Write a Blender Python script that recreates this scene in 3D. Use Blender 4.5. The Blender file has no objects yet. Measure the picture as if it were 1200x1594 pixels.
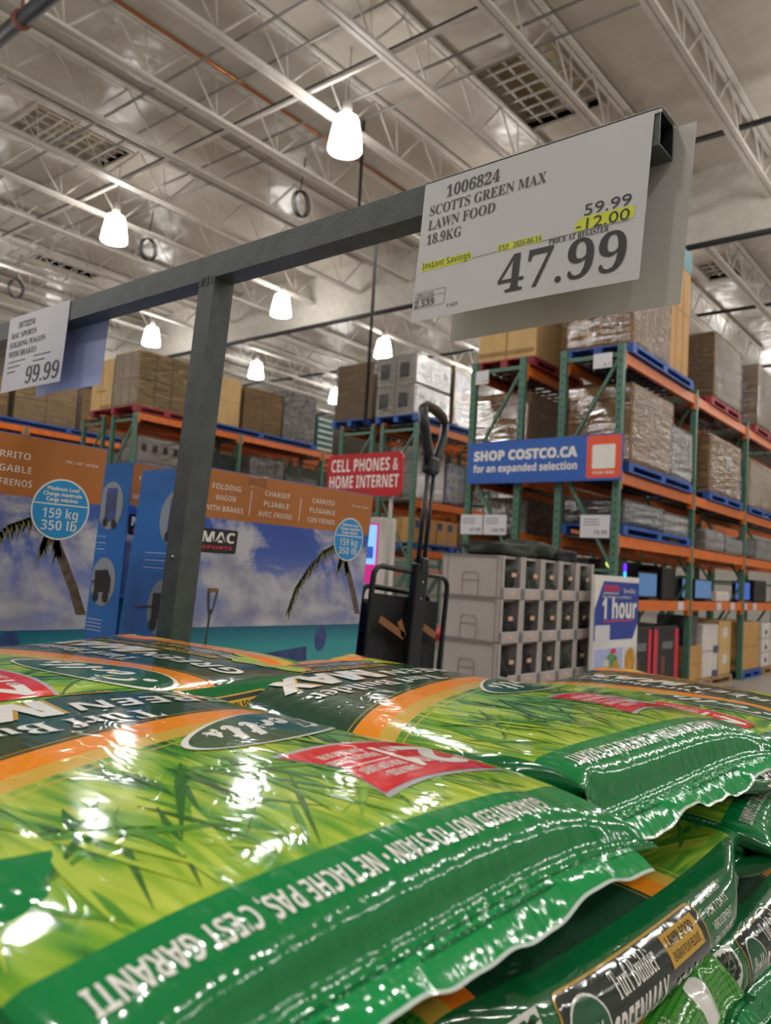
import bpy, bmesh, math, random
import numpy as np
from mathutils import Vector, Matrix, Euler

# ------------------------------------------------------------------ camera, world, exposure
S = bpy.context.scene
COL = S.collection
H = 1.45
cam = bpy.data.cameras.new('camera')
cam.sensor_fit = 'VERTICAL'; cam.sensor_height = 24.0; cam.lens = 1230.0/1594.0*24.0
cam.clip_start = .02; cam.clip_end = 200
cam.dof.use_dof = True; cam.dof.focus_distance = 1.02; cam.dof.aperture_fstop = 5.2
camo = bpy.data.objects.new('camera', cam); COL.objects.link(camo)
rgt = Vector((.77159962, .63323077, .06042592)); dwn = Vector((5.87459133e-05, .0949221661, -.995484695)); fwd = Vector((-.6361085, .76812016, .07320471))
camo.matrix_world = Matrix(((rgt.x, -dwn.x, -fwd.x, 0), (rgt.y, -dwn.y, -fwd.y, 0), (rgt.z, -dwn.z, -fwd.z, H), (0, 0, 0, 1)))
S.camera = camo
S.view_settings.view_transform = 'Standard'; S.view_settings.look = 'None'
S.view_settings.exposure = 0.32; S.view_settings.gamma = 1.0; S.view_settings.use_curve_mapping = False
LAMP_STRENGTH = 20.0
LAMP_WATTS = 58.0
LAMP_COL = (1.0, .97, .92)
wd = bpy.data.worlds.new('world'); S.world = wd; wd.use_nodes = True
wd.node_tree.nodes['Background'].inputs[0].default_value = (.9, .88, .85, 1)
wd.node_tree.nodes['Background'].inputs[1].default_value = .25
try:
    S.cycles.use_denoising = True; S.cycles.max_bounces = 8; S.cycles.diffuse_bounces = 4; S.cycles.glossy_bounces = 4
    S.cycles.transparent_max_bounces = 12; S.cycles.sample_clamp_indirect = 6.0; S.cycles.use_light_tree = True
    S.cycles.caustics_reflective = False; S.cycles.caustics_refractive = False
except Exception:
    pass
RNG = random.Random(7)

# ------------------------------------------------------------------ materials
def lin(h):
    h = h.lstrip('#'); o = []
    for i in (0, 2, 4):
        c = int(h[i:i+2], 16)/255.0
        o.append(c/12.92 if c <= .04045 else ((c+.055)/1.055)**2.4)
    return (o[0], o[1], o[2], 1.0)
def newmat(name):
    m = bpy.data.materials.new(name); m.use_nodes = True
    nt = m.node_tree; b = nt.nodes['Principled BSDF']
    return m, nt, b
def N(nt, t, **kw):
    n = nt.nodes.new(t)
    for k, v in kw.items():
        if k.startswith('i_'):
            key = k[2:]; key = int(key) if key.isdigit() else key.replace('_', ' ')
            n.inputs[key].default_value = v
        else: setattr(n, k, v)
    return n
def ramp(nt, stops, interp='LINEAR'):
    r = nt.nodes.new('ShaderNodeValToRGB'); cr = r.color_ramp; cr.interpolation = interp
    while len(cr.elements) < len(stops): cr.elements.new(.5)
    for e, (p, c) in zip(cr.elements, stops):
        e.position = p; e.color = c if not isinstance(c, str) else lin(c)
    return r
def math_(nt, op, a, b=None, c=None):
    n = nt.nodes.new('ShaderNodeMath'); n.operation = op
    for i, v in enumerate((a, b, c)):
        if v is None: continue
        if hasattr(v, 'is_linked'): nt.links.new(v, n.inputs[i])
        else: n.inputs[i].default_value = v
    return n.outputs[0]
def plain(name, col, rough=.5, metal=0.0, var=.06, scale=6.0, bump=0.0, bscale=60.0, coat=0.0, spec=.5):
    m, nt, b = newmat(name); L = nt.links
    tc = N(nt, 'ShaderNodeTexCoord'); nz = N(nt, 'ShaderNodeTexNoise', i_Scale=scale, i_Detail=4.0)
    L.new(tc.outputs['Object'], nz.inputs['Vector'])
    c = lin(col) if isinstance(col, str) else col
    lo = tuple(x*(1-var*2) for x in c[:3])+(1,); hi = tuple(min(1, x*(1+var)) for x in c[:3])+(1,)
    r = ramp(nt, [(.3, lo), (.7, hi)]); L.new(nz.outputs['Fac'], r.inputs[0]); L.new(r.outputs[0], b.inputs['Base Color'])
    b.inputs['Roughness'].default_value = rough; b.inputs['Metallic'].default_value = metal
    b.inputs['Specular IOR Level'].default_value = spec
    if coat: b.inputs['Coat Weight'].default_value = coat; b.inputs['Coat Roughness'].default_value = .12
    if bump:
        n2 = N(nt, 'ShaderNodeTexNoise', i_Scale=bscale, i_Detail=3.0); L.new(tc.outputs['Object'], n2.inputs['Vector'])
        bp = N(nt, 'ShaderNodeBump', i_Strength=bump, i_Distance=.01); L.new(n2.outputs['Fac'], bp.inputs['Height']); L.new(bp.outputs[0], b.inputs['Normal'])
    return m
def emit(name, col, strength):
    m, nt, b = newmat(name)
    b.inputs['Base Color'].default_value = (.02, .02, .02, 1); b.inputs['Roughness'].default_value = .15
    b.inputs['Emission Color'].default_value = lin(col) if isinstance(col, str) else col
    b.inputs['Emission Strength'].default_value = strength
    return m
def wrapmat():
    m, nt, b = newmat('stretch_wrap'); L = nt.links
    nt.nodes.remove(b)
    out = nt.nodes['Material Output']
    tc = N(nt, 'ShaderNodeTexCoord'); mp = N(nt, 'ShaderNodeMapping'); mp.inputs['Scale'].default_value = (1.5, 1.5, 7)
    mp.inputs['Rotation'].default_value = (.25, .2, 0)
    L.new(tc.outputs['Object'], mp.inputs[0])
    nz = N(nt, 'ShaderNodeTexNoise', i_Scale=2.2, i_Detail=5.0, i_Distortion=1.2); L.new(mp.outputs[0], nz.inputs['Vector'])
    bp = N(nt, 'ShaderNodeBump', i_Strength=1.0, i_Distance=.2); L.new(nz.outputs['Fac'], bp.inputs['Height'])
    gl = N(nt, 'ShaderNodeBsdfGlossy', i_Roughness=.2); L.new(bp.outputs[0], gl.inputs['Normal'])
    df = N(nt, 'ShaderNodeBsdfDiffuse'); df.inputs[0].default_value = (.8, .8, .8, 1)
    tr = N(nt, 'ShaderNodeBsdfTransparent')
    r = ramp(nt, [(.5, (.0, .0, .0, 1)), (.8, (.05, .05, .05, 1))]); L.new(nz.outputs['Fac'], r.inputs[0])
    m1 = N(nt, 'ShaderNodeMixShader'); L.new(r.outputs[0], m1.inputs[0]); L.new(tr.outputs[0], m1.inputs[1]); L.new(df.outputs[0], m1.inputs[2])
    fr = N(nt, 'ShaderNodeFresnel', i_IOR=1.36); L.new(bp.outputs[0], fr.inputs['Normal'])
    f2 = math_(nt, 'MULTIPLY_ADD', fr.outputs[0], 1.0, .0)
    m2 = N(nt, 'ShaderNodeMixShader'); L.new(f2, m2.inputs[0]); L.new(m1.outputs[0], m2.inputs[1]); L.new(gl.outputs[0], m2.inputs[2])
    L.new(m2.outputs[0], out.inputs[0])
    return m
def cardboard(name, col, seam=0.0):
    m, nt, b = newmat(name); L = nt.links
    tc = N(nt, 'ShaderNodeTexCoord'); mp = N(nt, 'ShaderNodeMapping'); mp.inputs['Scale'].default_value = (2, 2, .6)
    L.new(tc.outputs['Object'], mp.inputs[0])
    nz = N(nt, 'ShaderNodeTexNoise', i_Scale=3.0, i_Detail=5.0); L.new(mp.outputs[0], nz.inputs['Vector'])
    c = lin(col); r = ramp(nt, [(.3, tuple(x*.84 for x in c[:3])+(1,)), (.7, tuple(min(1, x*1.05) for x in c[:3])+(1,))])
    L.new(nz.outputs['Fac'], r.inputs[0]); L.new(r.outputs[0], b.inputs['Base Color']); b.inputs['Roughness'].default_value = .72
    b.inputs['Specular IOR Level'].default_value = .25
    return m
def deckmat():
    m, nt, b = newmat('white_foil_insulation'); L = nt.links
    tc = N(nt, 'ShaderNodeTexCoord')
    mp = N(nt, 'ShaderNodeMapping'); L.new(tc.outputs['Object'], mp.inputs[0])
    br = N(nt, 'ShaderNodeTexChecker', i_Scale=14.0); L.new(mp.outputs[0], br.inputs['Vector'])
    nz = N(nt, 'ShaderNodeTexNoise', i_Scale=.8, i_Detail=3.0); L.new(tc.outputs['Object'], nz.inputs['Vector'])
    wv = N(nt, 'ShaderNodeTexWave', i_Scale=5.0, i_Distortion=0.3); L.new(tc.outputs['Object'], wv.inputs['Vector'])
    h = math_(nt, 'ADD', math_(nt, 'MULTIPLY', nz.outputs['Fac'], 6.0), math_(nt, 'MULTIPLY', wv.outputs['Fac'], .06))
    bp = N(nt, 'ShaderNodeBump', i_Strength=.5, i_Distance=.05); L.new(h, bp.inputs['Height'])
    L.new(bp.outputs[0], b.inputs['Normal'])
    r = ramp(nt, [(.3, '#b5aea3'), (.7, '#c3bcb1')]); L.new(nz.outputs['Fac'], r.inputs[0]); L.new(r.outputs[0], b.inputs['Base Color'])
    b.inputs['Roughness'].default_value = .3; b.inputs['Specular IOR Level'].default_value = .5
    return m
M = {}
M['steel_white'] = plain('white_steel', '#d3cec6', .45)
M['deck'] = deckmat()
M['curtain'] = plain('white_fascia', '#cbc6bd', .5)
M['wall'] = plain('warehouse_wall', '#b9b4ac', .7)
M['floor'] = plain('polished_concrete', '#8d8780', .3, scale=2.0, var=.1)
M['pipe_black'] = plain('black_iron_pipe', '#1b2026', .5)
M['pipe_grey'] = plain('grey_conduit', '#8d8b86', .4, .3)
M['copper'] = plain('copper_pipe', '#a8693c', .3, .8)
M['clamp_red'] = plain('rusty_red_clamp', '#6e3a2c', .5)
M['grey_paint'] = plain('charcoal_enamel', '#4a5053', .42, .0, .12, 30, .08, 200)
M['grey_in'] = plain('bare_dark_steel', '#23272e', .5)
M['paper'] = plain('white_card_paper', '#cdccd3', .33, var=.02)
M['paper_back'] = plain('grey_card_back', '#c6c4c3', .5, var=.02)
M['paper_blue'] = plain('bluish_card_back', '#bcc2ea', .5, var=.02)
M['ink'] = plain('black_ink', '#3a3a3e', .5, var=.02)
M['ink_soft'] = plain('soft_black_ink', '#4d4d51', .5, var=.02)
M['ink_grey'] = plain('grey_ink', '#6b6b70', .5, var=.02)
M['ink_white'] = plain('white_ink', '#dedbd8', .45, var=.02)
M['hilite'] = plain('yellow_highlighter', '#d6df3a', .5, var=.03)
M['post_green'] = plain('rack_green_enamel', '#47705f', .45, .0, .1)
M['beam_orange'] = plain('rack_orange_enamel', '#d2691e', .4, .0, .08)
M['deck_wire'] = plain('rack_wire_deck', '#4a3a34', .5, .3)
M['pal_blue'] = plain('blue_pallet_wood', '#1f4f9c', .6, var=.12)
M['pal_red'] = plain('red_pallet_wood', '#8c2230', .6, var=.12)
M['pal_wood'] = plain('bare_pallet_wood', '#9a7a52', .7, var=.12)
M['cb'] = cardboard('brown_cardboard', '#ba8f58')
M['cb_pale'] = cardboard('pale_tan_cardboard', '#c4a471')
M['cb_dark'] = cardboard('dull_brown_cardboard', '#977852')
M['cb_white'] = cardboard('white_cardboard', '#cbc5bf')
M['teal'] = plain('teal_print', '#14707a', .6)
M['wrap'] = wrapmat()
M['film_white'] = plain('wrapped_white_goods', '#b9b6b4', .3, var=.25, scale=9, bump=.6, bscale=14)
M['film_grey'] = plain('wrapped_grey_goods', '#4c5054', .35, var=.4, scale=8, bump=.5, bscale=12)
M['film_blue'] = plain('wrapped_blue_goods', '#3c4f86', .35, var=.4, scale=9, bump=.4, bscale=14)
M['pack_teal'] = plain('teal_packs', '#2f6f6c', .4, var=.3, scale=14)
M['black'] = plain('black_plastic', '#16171a', .4)
M['black_fabric'] = plain('black_polyester', '#131417', .75, bump=.2, bscale=220)
M['black_metal'] = plain('black_steel_tube', '#24272b', .35, .3)
M['tan_strap'] = plain('tan_webbing', '#8a5a34', .7)
M['grip'] = plain('brown_foam_grip', '#3c2c1e', .6)
M['red'] = plain('red_sign_enamel', '#b3202c', .3, var=.03)
M['sign_blue'] = plain('blue_sign_vinyl', '#2459ae', .4, var=.03)
M['sign_orange'] = plain('orange_sign_vinyl', '#e0532f', .4, var=.03)
M['hour_blue'] = plain('royal_blue_print', '#1c3c96', .45, var=.03)
M['hour_pale'] = plain('pale_blue_print', '#a9b4dc', .5, var=.05)
M['hour_gold'] = plain('amber_print', '#c78d1e', .5, var=.15, scale=20)
M['hour_green'] = plain('green_print', '#5d8f55', .5, var=.3, scale=30)
M['hour_red'] = plain('red_print', '#cc2f45', .5, var=.03)
M['bin_grey'] = plain('grey_storage_plastic', '#aaa2a0', .55, var=.04)
M['bin_dark'] = plain('grey_storage_groove', '#857d7b', .6, var=.04)
M['olive'] = plain('dark_olive_cloth', '#2a3129', .85, var=.2, scale=12, bump=.5, bscale=30)
M['label_peach'] = plain('peach_label', '#d3a88c', .5, var=.05)
M['screen_blue'] = emit('lit_screen_blue', '#5f92c8', .42)
M['screen_deep'] = emit('lit_screen_deep_blue', '#2c5fd0', .6)
M['screen_sky'] = emit('lit_screen_sky', '#7fb6f2', 1.1)
M['screen_magenta'] = emit('lit_screen_magenta', '#c0187a', .9)
M['led_violet'] = emit('led_violet', '#5a1cff', 2.0)
M['led_cyan'] = emit('led_cyan', '#22b4ee', 1.6)
M['led_lime'] = emit('led_lime', '#d9ea6a', 1.2)
M['box_orange'] = plain('orange_brown_box_print', '#a86428', .42, var=.03)
M['box_blue'] = plain('bright_blue_box_print', '#1468b4', .35, var=.04)
M['box_circle'] = plain('grey_circle_print', '#8f9499', .45, var=.05)
M['badge_blue'] = plain('badge_blue_print', '#1b8bd0', .4, var=.02)
M['palm_trunk'] = plain('palm_trunk_print', '#5d4a3e', .5, var=.3, scale=60)
M['palm_leaf'] = plain('palm_leaf_print', '#6b6a3c', .5, var=.3, scale=60)
M['lamp'] = emit('lamp_bell_glow', LAMP_COL+(1,), LAMP_STRENGTH)
M['lamp_cap'] = plain('lamp_cap', '#cfcac2', .4)
M['sky_well'] = plain('skylight_well', '#bdb6aa', .7)
M['sky_pane'] = plain('skylight_dome', '#c9b995', .25, var=.15, scale=1.2)
M['grille'] = plain('skylight_grille', '#b9b5ac', .5)
M['cart_red'] = plain('red_cart_plastic', '#a8232c', .4)
M['chrome'] = plain('chrome_wire', '#8f9194', .25, .9)

def skybox_mat():
    m, nt, b = newmat('beach_photo_print'); L = nt.links
    tc = N(nt, 'ShaderNodeTexCoord'); sp = N(nt, 'ShaderNodeSeparateXYZ'); L.new(tc.outputs['Object'], sp.inputs[0])
    mp = N(nt, 'ShaderNodeMapping'); mp.inputs['Scale'].default_value = (4.2, 4.2, 6); L.new(tc.outputs['Object'], mp.inputs[0])
    nz = N(nt, 'ShaderNodeTexNoise', i_Scale=1.3, i_Detail=7.0, i_Roughness=.6, i_Distortion=.4); L.new(mp.outputs[0], nz.inputs['Vector'])
    sky = ramp(nt, [(0, '#8a8fb8'), (.35, '#7b84ba'), (.7, '#3f5cb0'), (1, '#2f4fa8')])
    t = N(nt, 'ShaderNodeMapRange'); t.inputs[1].default_value = -.375; t.inputs[2].default_value = -.115; L.new(sp.outputs[2], t.inputs[0]); L.new(t.outputs[0], sky.inputs[0])
    bias = math_(nt, 'MULTIPLY_ADD', t.outputs[0], -.17, .10)
    cl = math_(nt, 'ADD', nz.outputs['Fac'], bias)
    cr = ramp(nt, [(.46, (0, 0, 0, 1)), (.56, (1, 1, 1, 1))]); L.new(cl, cr.inputs[0])
    n2 = N(nt, 'ShaderNodeTexNoise', i_Scale=2.6, i_Detail=5.0); L.new(mp.outputs[0], n2.inputs['Vector'])
    cc = ramp(nt, [(.3, '#7d7f9c'), (.62, '#bdbcc8')]); L.new(n2.outputs['Fac'], cc.inputs[0])
    mx = N(nt, 'ShaderNodeMixRGB'); L.new(cr.outputs[0], mx.inputs[0]); L.new(sky.outputs[0], mx.inputs[1]); L.new(cc.outputs[0], mx.inputs[2])
    sea = ramp(nt, [(0, '#4aa9a8'), (.6, '#3c9aa4'), (1, '#17607f')])
    t2 = N(nt, 'ShaderNodeMapRange'); t2.inputs[1].default_value = -.50; t2.inputs[2].default_value = -.374; L.new(sp.outputs[2], t2.inputs[0]); L.new(t2.outputs[0], sea.inputs[0])
    isea = math_(nt, 'LESS_THAN', sp.outputs[2], -.374)
    m2 = N(nt, 'ShaderNodeMixRGB'); L.new(isea, m2.inputs[0]); L.new(mx.outputs[0], m2.inputs[1]); L.new(sea.outputs[0], m2.inputs[2])
    L.new(m2.outputs[0], b.inputs['Base Color']); b.inputs['Roughness'].default_value = .35
    return m
M['beach'] = skybox_mat()

# ------------------------------------------------------------------ mesh helpers
class MB:
    def __init__(s): s.v = []; s.f = []; s.mi = []; s.mats = []; s.smooth = []; s.cuts = []
    def mid(s, m):
        m = M[m] if isinstance(m, str) else m
        if m not in s.mats: s.mats.append(m)
        return s.mats.index(m)
    def add(s, v, f, m, smooth=False):
        k = len(s.v); s.v += [tuple(p) for p in v]; i = s.mid(m)
        for q in f: s.f.append(tuple(a+k for a in q)); s.mi.append(i); s.smooth.append(smooth)
        return s
    def box(s, x0, x1, y0, y1, z0, z1, m, bev=0.0, tilt=None):
        if bev:
            bm = bmesh.new(); bmesh.ops.create_cube(bm, size=1)
            for v in bm.verts: v.co = Vector((x0+(v.co.x+.5)*(x1-x0), y0+(v.co.y+.5)*(y1-y0), z0+(v.co.z+.5)*(z1-z0)))
            bmesh.ops.bevel(bm, geom=bm.edges[:], offset=bev, segments=2, affect='EDGES', profile=.5)
            bm.verts.index_update(); v = [p.co.copy() for p in bm.verts]; f = [[q.index for q in fc.verts] for fc in bm.faces]; bm.free()
        else:
            v = [Vector(p) for p in ((x0,y0,z0),(x1,y0,z0),(x1,y1,z0),(x0,y1,z0),(x0,y0,z1),(x1,y0,z1),(x1,y1,z1),(x0,y1,z1))]
            f = [(0,3,2,1),(4,5,6,7),(0,1,5,4),(1,2,6,5),(2,3,7,6),(3,0,4,7)]
        if tilt: v = [tilt @ p for p in v]
        return s.add(v, f, m)
    def bar(s, a, b, w, h, m, up=(0, 0, 1)):
        a = Vector(a); b = Vector(b); d = (b-a).normalized(); u = Vector(up)
        if abs(d.dot(u)) > .99: u = Vector((0, 1, 0))
        r = d.cross(u).normalized(); u = r.cross(d).normalized()
        v = [p+r*x*w/2+u*y*h/2 for p in (a, b) for x, y in ((-1,-1),(1,-1),(1,1),(-1,1))]
        return s.add(v, [(0,1,2,3),(7,6,5,4),(0,4,5,1),(1,5,6,2),(2,6,7,3),(3,7,4,0)], m)
    def tube(s, path, r, m, n=8, closed=False, caps=True):
        P = [Vector(p) for p in path]; k = len(P); rings = []; pr = None
        for i, p in enumerate(P):
            if closed: d = (P[(i+1) % k]-P[i-1]).normalized()
            else: d = (P[min(i+1, k-1)]-P[max(i-1, 0)]).normalized()
            if pr is None:
                u = Vector((0, 0, 1)) if abs(d.z) < .9 else Vector((1, 0, 0)); u = (u-d*u.dot(d)).normalized()
            else: u = (pr-d*pr.dot(d)).normalized()
            pr = u; w = d.cross(u); rr = r[i] if isinstance(r, (list, tuple)) else r
            rings.append([p+(u*math.cos(2*math.pi*j/n)+w*math.sin(2*math.pi*j/n))*rr for j in range(n)])
        v = [q for g in rings for q in g]; f = []
        for i in range(k if closed else k-1):
            i2 = (i+1) % k
            for j in range(n): f.append((i*n+j, i*n+(j+1) % n, i2*n+(j+1) % n, i2*n+j))
        if caps and not closed: f.append(tuple(range(n))[::-1]); f.append(tuple((k-1)*n+j for j in range(n)))
        return s.add(v, f, m, True)
    def lathe(s, prof, m, n=20, c=(0, 0, 0)):
        v = [(c[0]+r*math.cos(2*math.pi*j/n), c[1]+r*math.sin(2*math.pi*j/n), c[2]+z) for r, z in prof for j in range(n)]
        f = [(i*n+j, i*n+(j+1) % n, (i+1)*n+(j+1) % n, (i+1)*n+j) for i in range(len(prof)-1) for j in range(n)]
        return s.add(v, f, m, True)
    def poly(s, pts, m, fn=None, thick=0.0):
        """flat outline (2D) -> face(s); fn maps (x,y,h) to 3D"""
        fn = fn or (lambda x, y, h: (x, y, h)); n = len(pts)
        if not thick: return s.add([fn(x, y, 0) for x, y in pts], [tuple(range(n))], m)
        v = [fn(x, y, 0) for x, y in pts]+[fn(x, y, thick) for x, y in pts]
        return s.add(v, [tuple(range(n))[::-1], tuple(range(n, 2*n))]+[(i, (i+1) % n, n+(i+1) % n, n+i) for i in range(n)], m)
    def build(s, name, parent=None, loc=(0, 0, 0), rot=(0, 0, 0)):
        if name == 'lettering' and len(s.cuts) > 1:           # one part per line of writing
            c = [(0, 0)]+[k for k in s.cuts[1:]]+[(len(s.v), len(s.f))]
            for (v0, f0), (v1, f1) in zip(c, c[1:]):
                q = MB(); q.mats = s.mats; q.v = s.v[v0:v1]; q.f = [tuple(i-v0 for i in f) for f in s.f[f0:f1]]; q.mi = s.mi[f0:f1]; q.smooth = s.smooth[f0:f1]
                if q.f: q.build('lettering', parent, loc, rot)
            return
        me = bpy.data.meshes.new(name); me.from_pydata([tuple(p) for p in s.v], [], s.f)
        for m in s.mats: me.materials.append(m)
        me.polygons.foreach_set('material_index', s.mi); me.polygons.foreach_set('use_smooth', s.smooth)
        me.update()
        o = bpy.data.objects.new(name, me); COL.objects.link(o); o.location = loc; o.rotation_euler = rot
        if parent: o.parent = parent
        return o
def thing(name, label, cat, loc=(0, 0, 0), rot=(0, 0, 0), group=None):
    o = bpy.data.objects.new(name, None); COL.objects.link(o); o.empty_display_size = .1
    o.location = loc; o.rotation_euler = rot; return tag(o, label, cat, group)
def tag(o, label, cat, group=None):
    o['label'] = label; o['category'] = cat
    if group: o['group'] = group
    return o
def struct(o): o['kind'] = 'structure'; return o
def copy_tree(o, loc=None, parent=None):
    c = o.copy(); COL.objects.link(c)
    if parent: c.parent = parent
    if loc is not None: c.location = loc
    for ch in list(o.children): copy_tree(ch, None, c)
    return c
SERIF = {}
for i in range(26): SERIF[chr(65+i)] = chr(0x1D400+i); SERIF[chr(97+i)] = chr(0x1D41A+i)
for i in range(10): SERIF[chr(48+i)] = chr(0x1D7CE+i)
SANSB = {}
for i in range(26): SANSB[chr(65+i)] = chr(0x1D5D4+i); SANSB[chr(97+i)] = chr(0x1D5EE+i)
for i in range(10): SANSB[chr(48+i)] = chr(0x1D7EC+i)
SCRIPT = {}
for i in range(26): SCRIPT[chr(65+i)] = chr(0x1D4D0+i); SCRIPT[chr(97+i)] = chr(0x1D4EA+i)
def text2d(body, size, face='', align='LEFT', offset=0.0, width=None, shear=0.0, res=3, xs=1.0, space=1.0):
    """text outline as flat geometry (x right, y up); width = force overall width"""
    tab = {'serif': SERIF, 'bold': SANSB, 'script': SCRIPT}.get(face)
    if tab: body = ''.join(tab.get(c, c) for c in body)
    cu = bpy.data.curves.new('lettering', 'FONT'); cu.body = body; cu.size = size; cu.offset = offset
    cu.resolution_u = res; cu.shear = shear; cu.space_character = space; cu.fill_mode = 'FRONT'
    ob = bpy.data.objects.new('lettering', cu); me = bpy.data.meshes.new_from_object(ob)
    v = np.zeros(len(me.vertices)*3); me.vertices.foreach_get('co', v); v = v.reshape(-1, 3)[:, :2].copy()
    f = [tuple(p.vertices) for p in me.polygons]
    bpy.data.objects.remove(ob); bpy.data.curves.remove(cu); bpy.data.meshes.remove(me)
    if len(v) == 0: return v, f
    a, b = v[:, 0].min(), v[:, 0].max()
    if width: xs = width/max(b-a, 1e-6)
    v[:, 0] = (v[:, 0]-a)*xs; w = (b-a)*xs
    if align == 'CENTER': v[:, 0] -= w/2
    if align == 'RIGHT': v[:, 0] -= w
    return v, f
def write(mb, body, size, fn, m, x=0, y=0, **kw):
    """lettering on a flat face: fn(x,y) -> 3D"""
    v, f = text2d(body, size, **kw)
    mb.cuts.append((len(mb.v), len(mb.f)))
    if len(v): mb.add([fn(p[0]+x, p[1]+y) for p in v], f, m)
def ellipse(cx, cy, rx, ry, n=40, a0=0, a1=2*math.pi): 
    return [(cx+rx*math.cos(a0+(a1-a0)*i/n), cy+ry*math.sin(a0+(a1-a0)*i/n)) for i in range(n)]
def rrect(x0, x1, y0, y1, r, n=5):
    o = []
    for cx, cy, a in ((x1-r, y1-r, 0), (x0+r, y1-r, 90), (x0+r, y0+r, 180), (x1-r, y0+r, 270)):
        for i in range(n+1):
            t = math.radians(a+90*i/n); o.append((cx+r*math.cos(t), cy+r*math.sin(t)))
    return o

# ------------------------------------------------------------------ the building
XW0, XW1, YW0, YW1, ZC = -46.0, 14.0, -12.0, 44.0, 9.65
struct(MB().box(XW0, XW1, YW0, YW1, -.1, 0, 'floor').build('floor'))
SKY = [(-7.22, -5.72, 10.12, 12.12), (-15.45, -14.25, 6.45, 8.42), (-21.9, -21.05, 10.04, 11.94), (-6.7, -5.9, 19.6, 21.0)]
xs = sorted({XW0, XW1} | {a for s in SKY for a in s[:2]}); ys = sorted({YW0, YW1} | {a for s in SKY for a in s[2:]})
ce = MB()
for i in range(len(xs)-1):
    for j in range(len(ys)-1):
        cx, cy = (xs[i]+xs[i+1])/2, (ys[j]+ys[j+1])/2
        if any(s[0] < cx < s[1] and s[2] < cy < s[3] for s in SKY): continue
        ce.box(xs[i], xs[i+1], ys[j], ys[j+1], ZC, ZC+.12, 'deck')
struct(ce.build('ceiling'))
struct(MB().box(XW0-.2, XW0, YW0, YW1, 0, ZC, 'wall').build('wall_left'))
struct(MB().box(XW1, XW1+.2, YW0, YW1, 0, ZC, 'wall').build('wall_right'))
struct(MB().box(XW0, XW1, YW1, YW1+.2, 0, ZC, 'wall').build('wall_back'))
struct(MB().box(XW0, XW1, YW0-.2, YW0, 0, ZC, 'wall').build('wall_front'))
cu = MB(); cu.box(-40, 12, 15.25, 15.35, 8.13, ZC, 'curtain'); struct(cu.build('trim_1'))
nth = ['nearest', 'second', 'third', 'fourth']
sky_labels = ['large square skylight well with wire grille, above the big price card', 'skylight well with grille at the upper left of the ceiling',
              'small distant skylight well behind the second lamp on the left', 'small distant skylight well at the right, beyond the white fascia']
for (a, b, c, d), lb in zip(SKY, sky_labels):
    t = struct(thing('window_%d' % (SKY.index((a, b, c, d))+1), lb, 'skylight', ((a+b)/2, (c+d)/2, ZC)))
    w, l, h = (b-a)/2, (d-c)/2, .5
    q = MB(); q.box(-w-.04, -w, -l, l, -.06, h, 'sky_well'); q.box(w, w+.04, -l, l, -.06, h, 'sky_well'); q.box(-w-.04, w+.04, -l-.04, -l, -.06, h, 'sky_well'); q.box(-w-.04, w+.04, l, l+.04, -.06, h, 'sky_well'); q.build('well', t)
    q = MB(); q.box(-w-.04, w+.04, -l-.04, l+.04, h, h+.05, 'sky_pane'); q.build('dome_pane', t)
    q = MB(); k = int(round(2*l/.3)); kk = int(round(2*w/.3))
    for i in range(1, k): q.bar((-w, -l+2*l*i/k, .02), (w, -l+2*l*i/k, .02), .03, .03, 'grille')
    for i in range(1, kk): q.bar((-w+2*w*i/kk, -l, .045), (-w+2*w*i/kk, l, .045), .03, .03, 'grille')
    q.build('grille', t)
# joists
def joist(L):
    t = thing('roof_joist', '', 'joist')
    zt, zb = 9.55, 8.75
    q = MB(); q.box(-.085, -.012, 0, L, zb, zb+.055, 'steel_white'); q.box(.012, .085, 0, L, zb, zb+.055, 'steel_white'); q.build('bottom_chord', t)
    q = MB(); q.box(-.085, -.012, 0, L, zt, zt+.055, 'steel_white'); q.box(.012, .085, 0, L, zt, zt+.055, 'steel_white'); q.build('top_chord', t)
    q = MB(); n = int(L/1.25); p = L/n
    for i in range(n):
        q.tube([(0, i*p, zt+.02), (0, i*p+p/2, zb+.03)], .016, 'steel_white', 6); q.tube([(0, i*p+p/2, zb+.03), (0, i*p+p, zt+.02)], .02, 'steel_white', 6)
        q.tube([(0, i*p+p/2, zb+.03), (0, i*p+p*.42, zt+.02)], .011, 'steel_white', 5)
    q.build('web', t)
    return t
j0 = joist(14.9); j1 = joist(12.5)
used0 = used1 = False
ordn = ['first', 'second', 'third', 'fourth', 'fifth', 'sixth', 'seventh', 'eighth', 'ninth', 'tenth', 'eleventh', 'twelfth', 'thirteenth', 'fourteenth', 'fifteenth', 'sixteenth', 'seventeenth', 'eighteenth', 'nineteenth', 'twentieth']
for i in range(15):
    x = -3.78-1.7*i
    o = j0 if i == 0 else copy_tree(j0)
    o.location = (x, .3, 0); o['label'] = 'white open-web steel roof joist, %s from the right under the near ceiling' % ordn[i]; o['group'] = 'near roof joists'
for i in range(16):
    x = -3.78-1.7*i
    o = j1 if i == 0 else copy_tree(j1)
    o.location = (x, 15.45, 0); o['label'] = 'white open-web roof joist beyond the white fascia, %s from the right' % ordn[i]; o['group'] = 'far roof joists'
def pipe_x(name, label, y, z, x0, x1, r, m, cat='pipe'):
    return tag(MB().tube([(x0, y, z), (x1, y, z)], r, m, 10).build(name), label, cat)
pipe_x('sprinkler_pipe', 'long dark sprinkler pipe crossing the whole ceiling, above the nearest lamp', 8.28, 9.02, -40, 8, .035, 'pipe_black')
pipe_x('conduit_pipe', 'white conduit running just beside the long dark sprinkler pipe', 8.2, 8.9, -40, 8, .04, 'steel_white')
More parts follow.
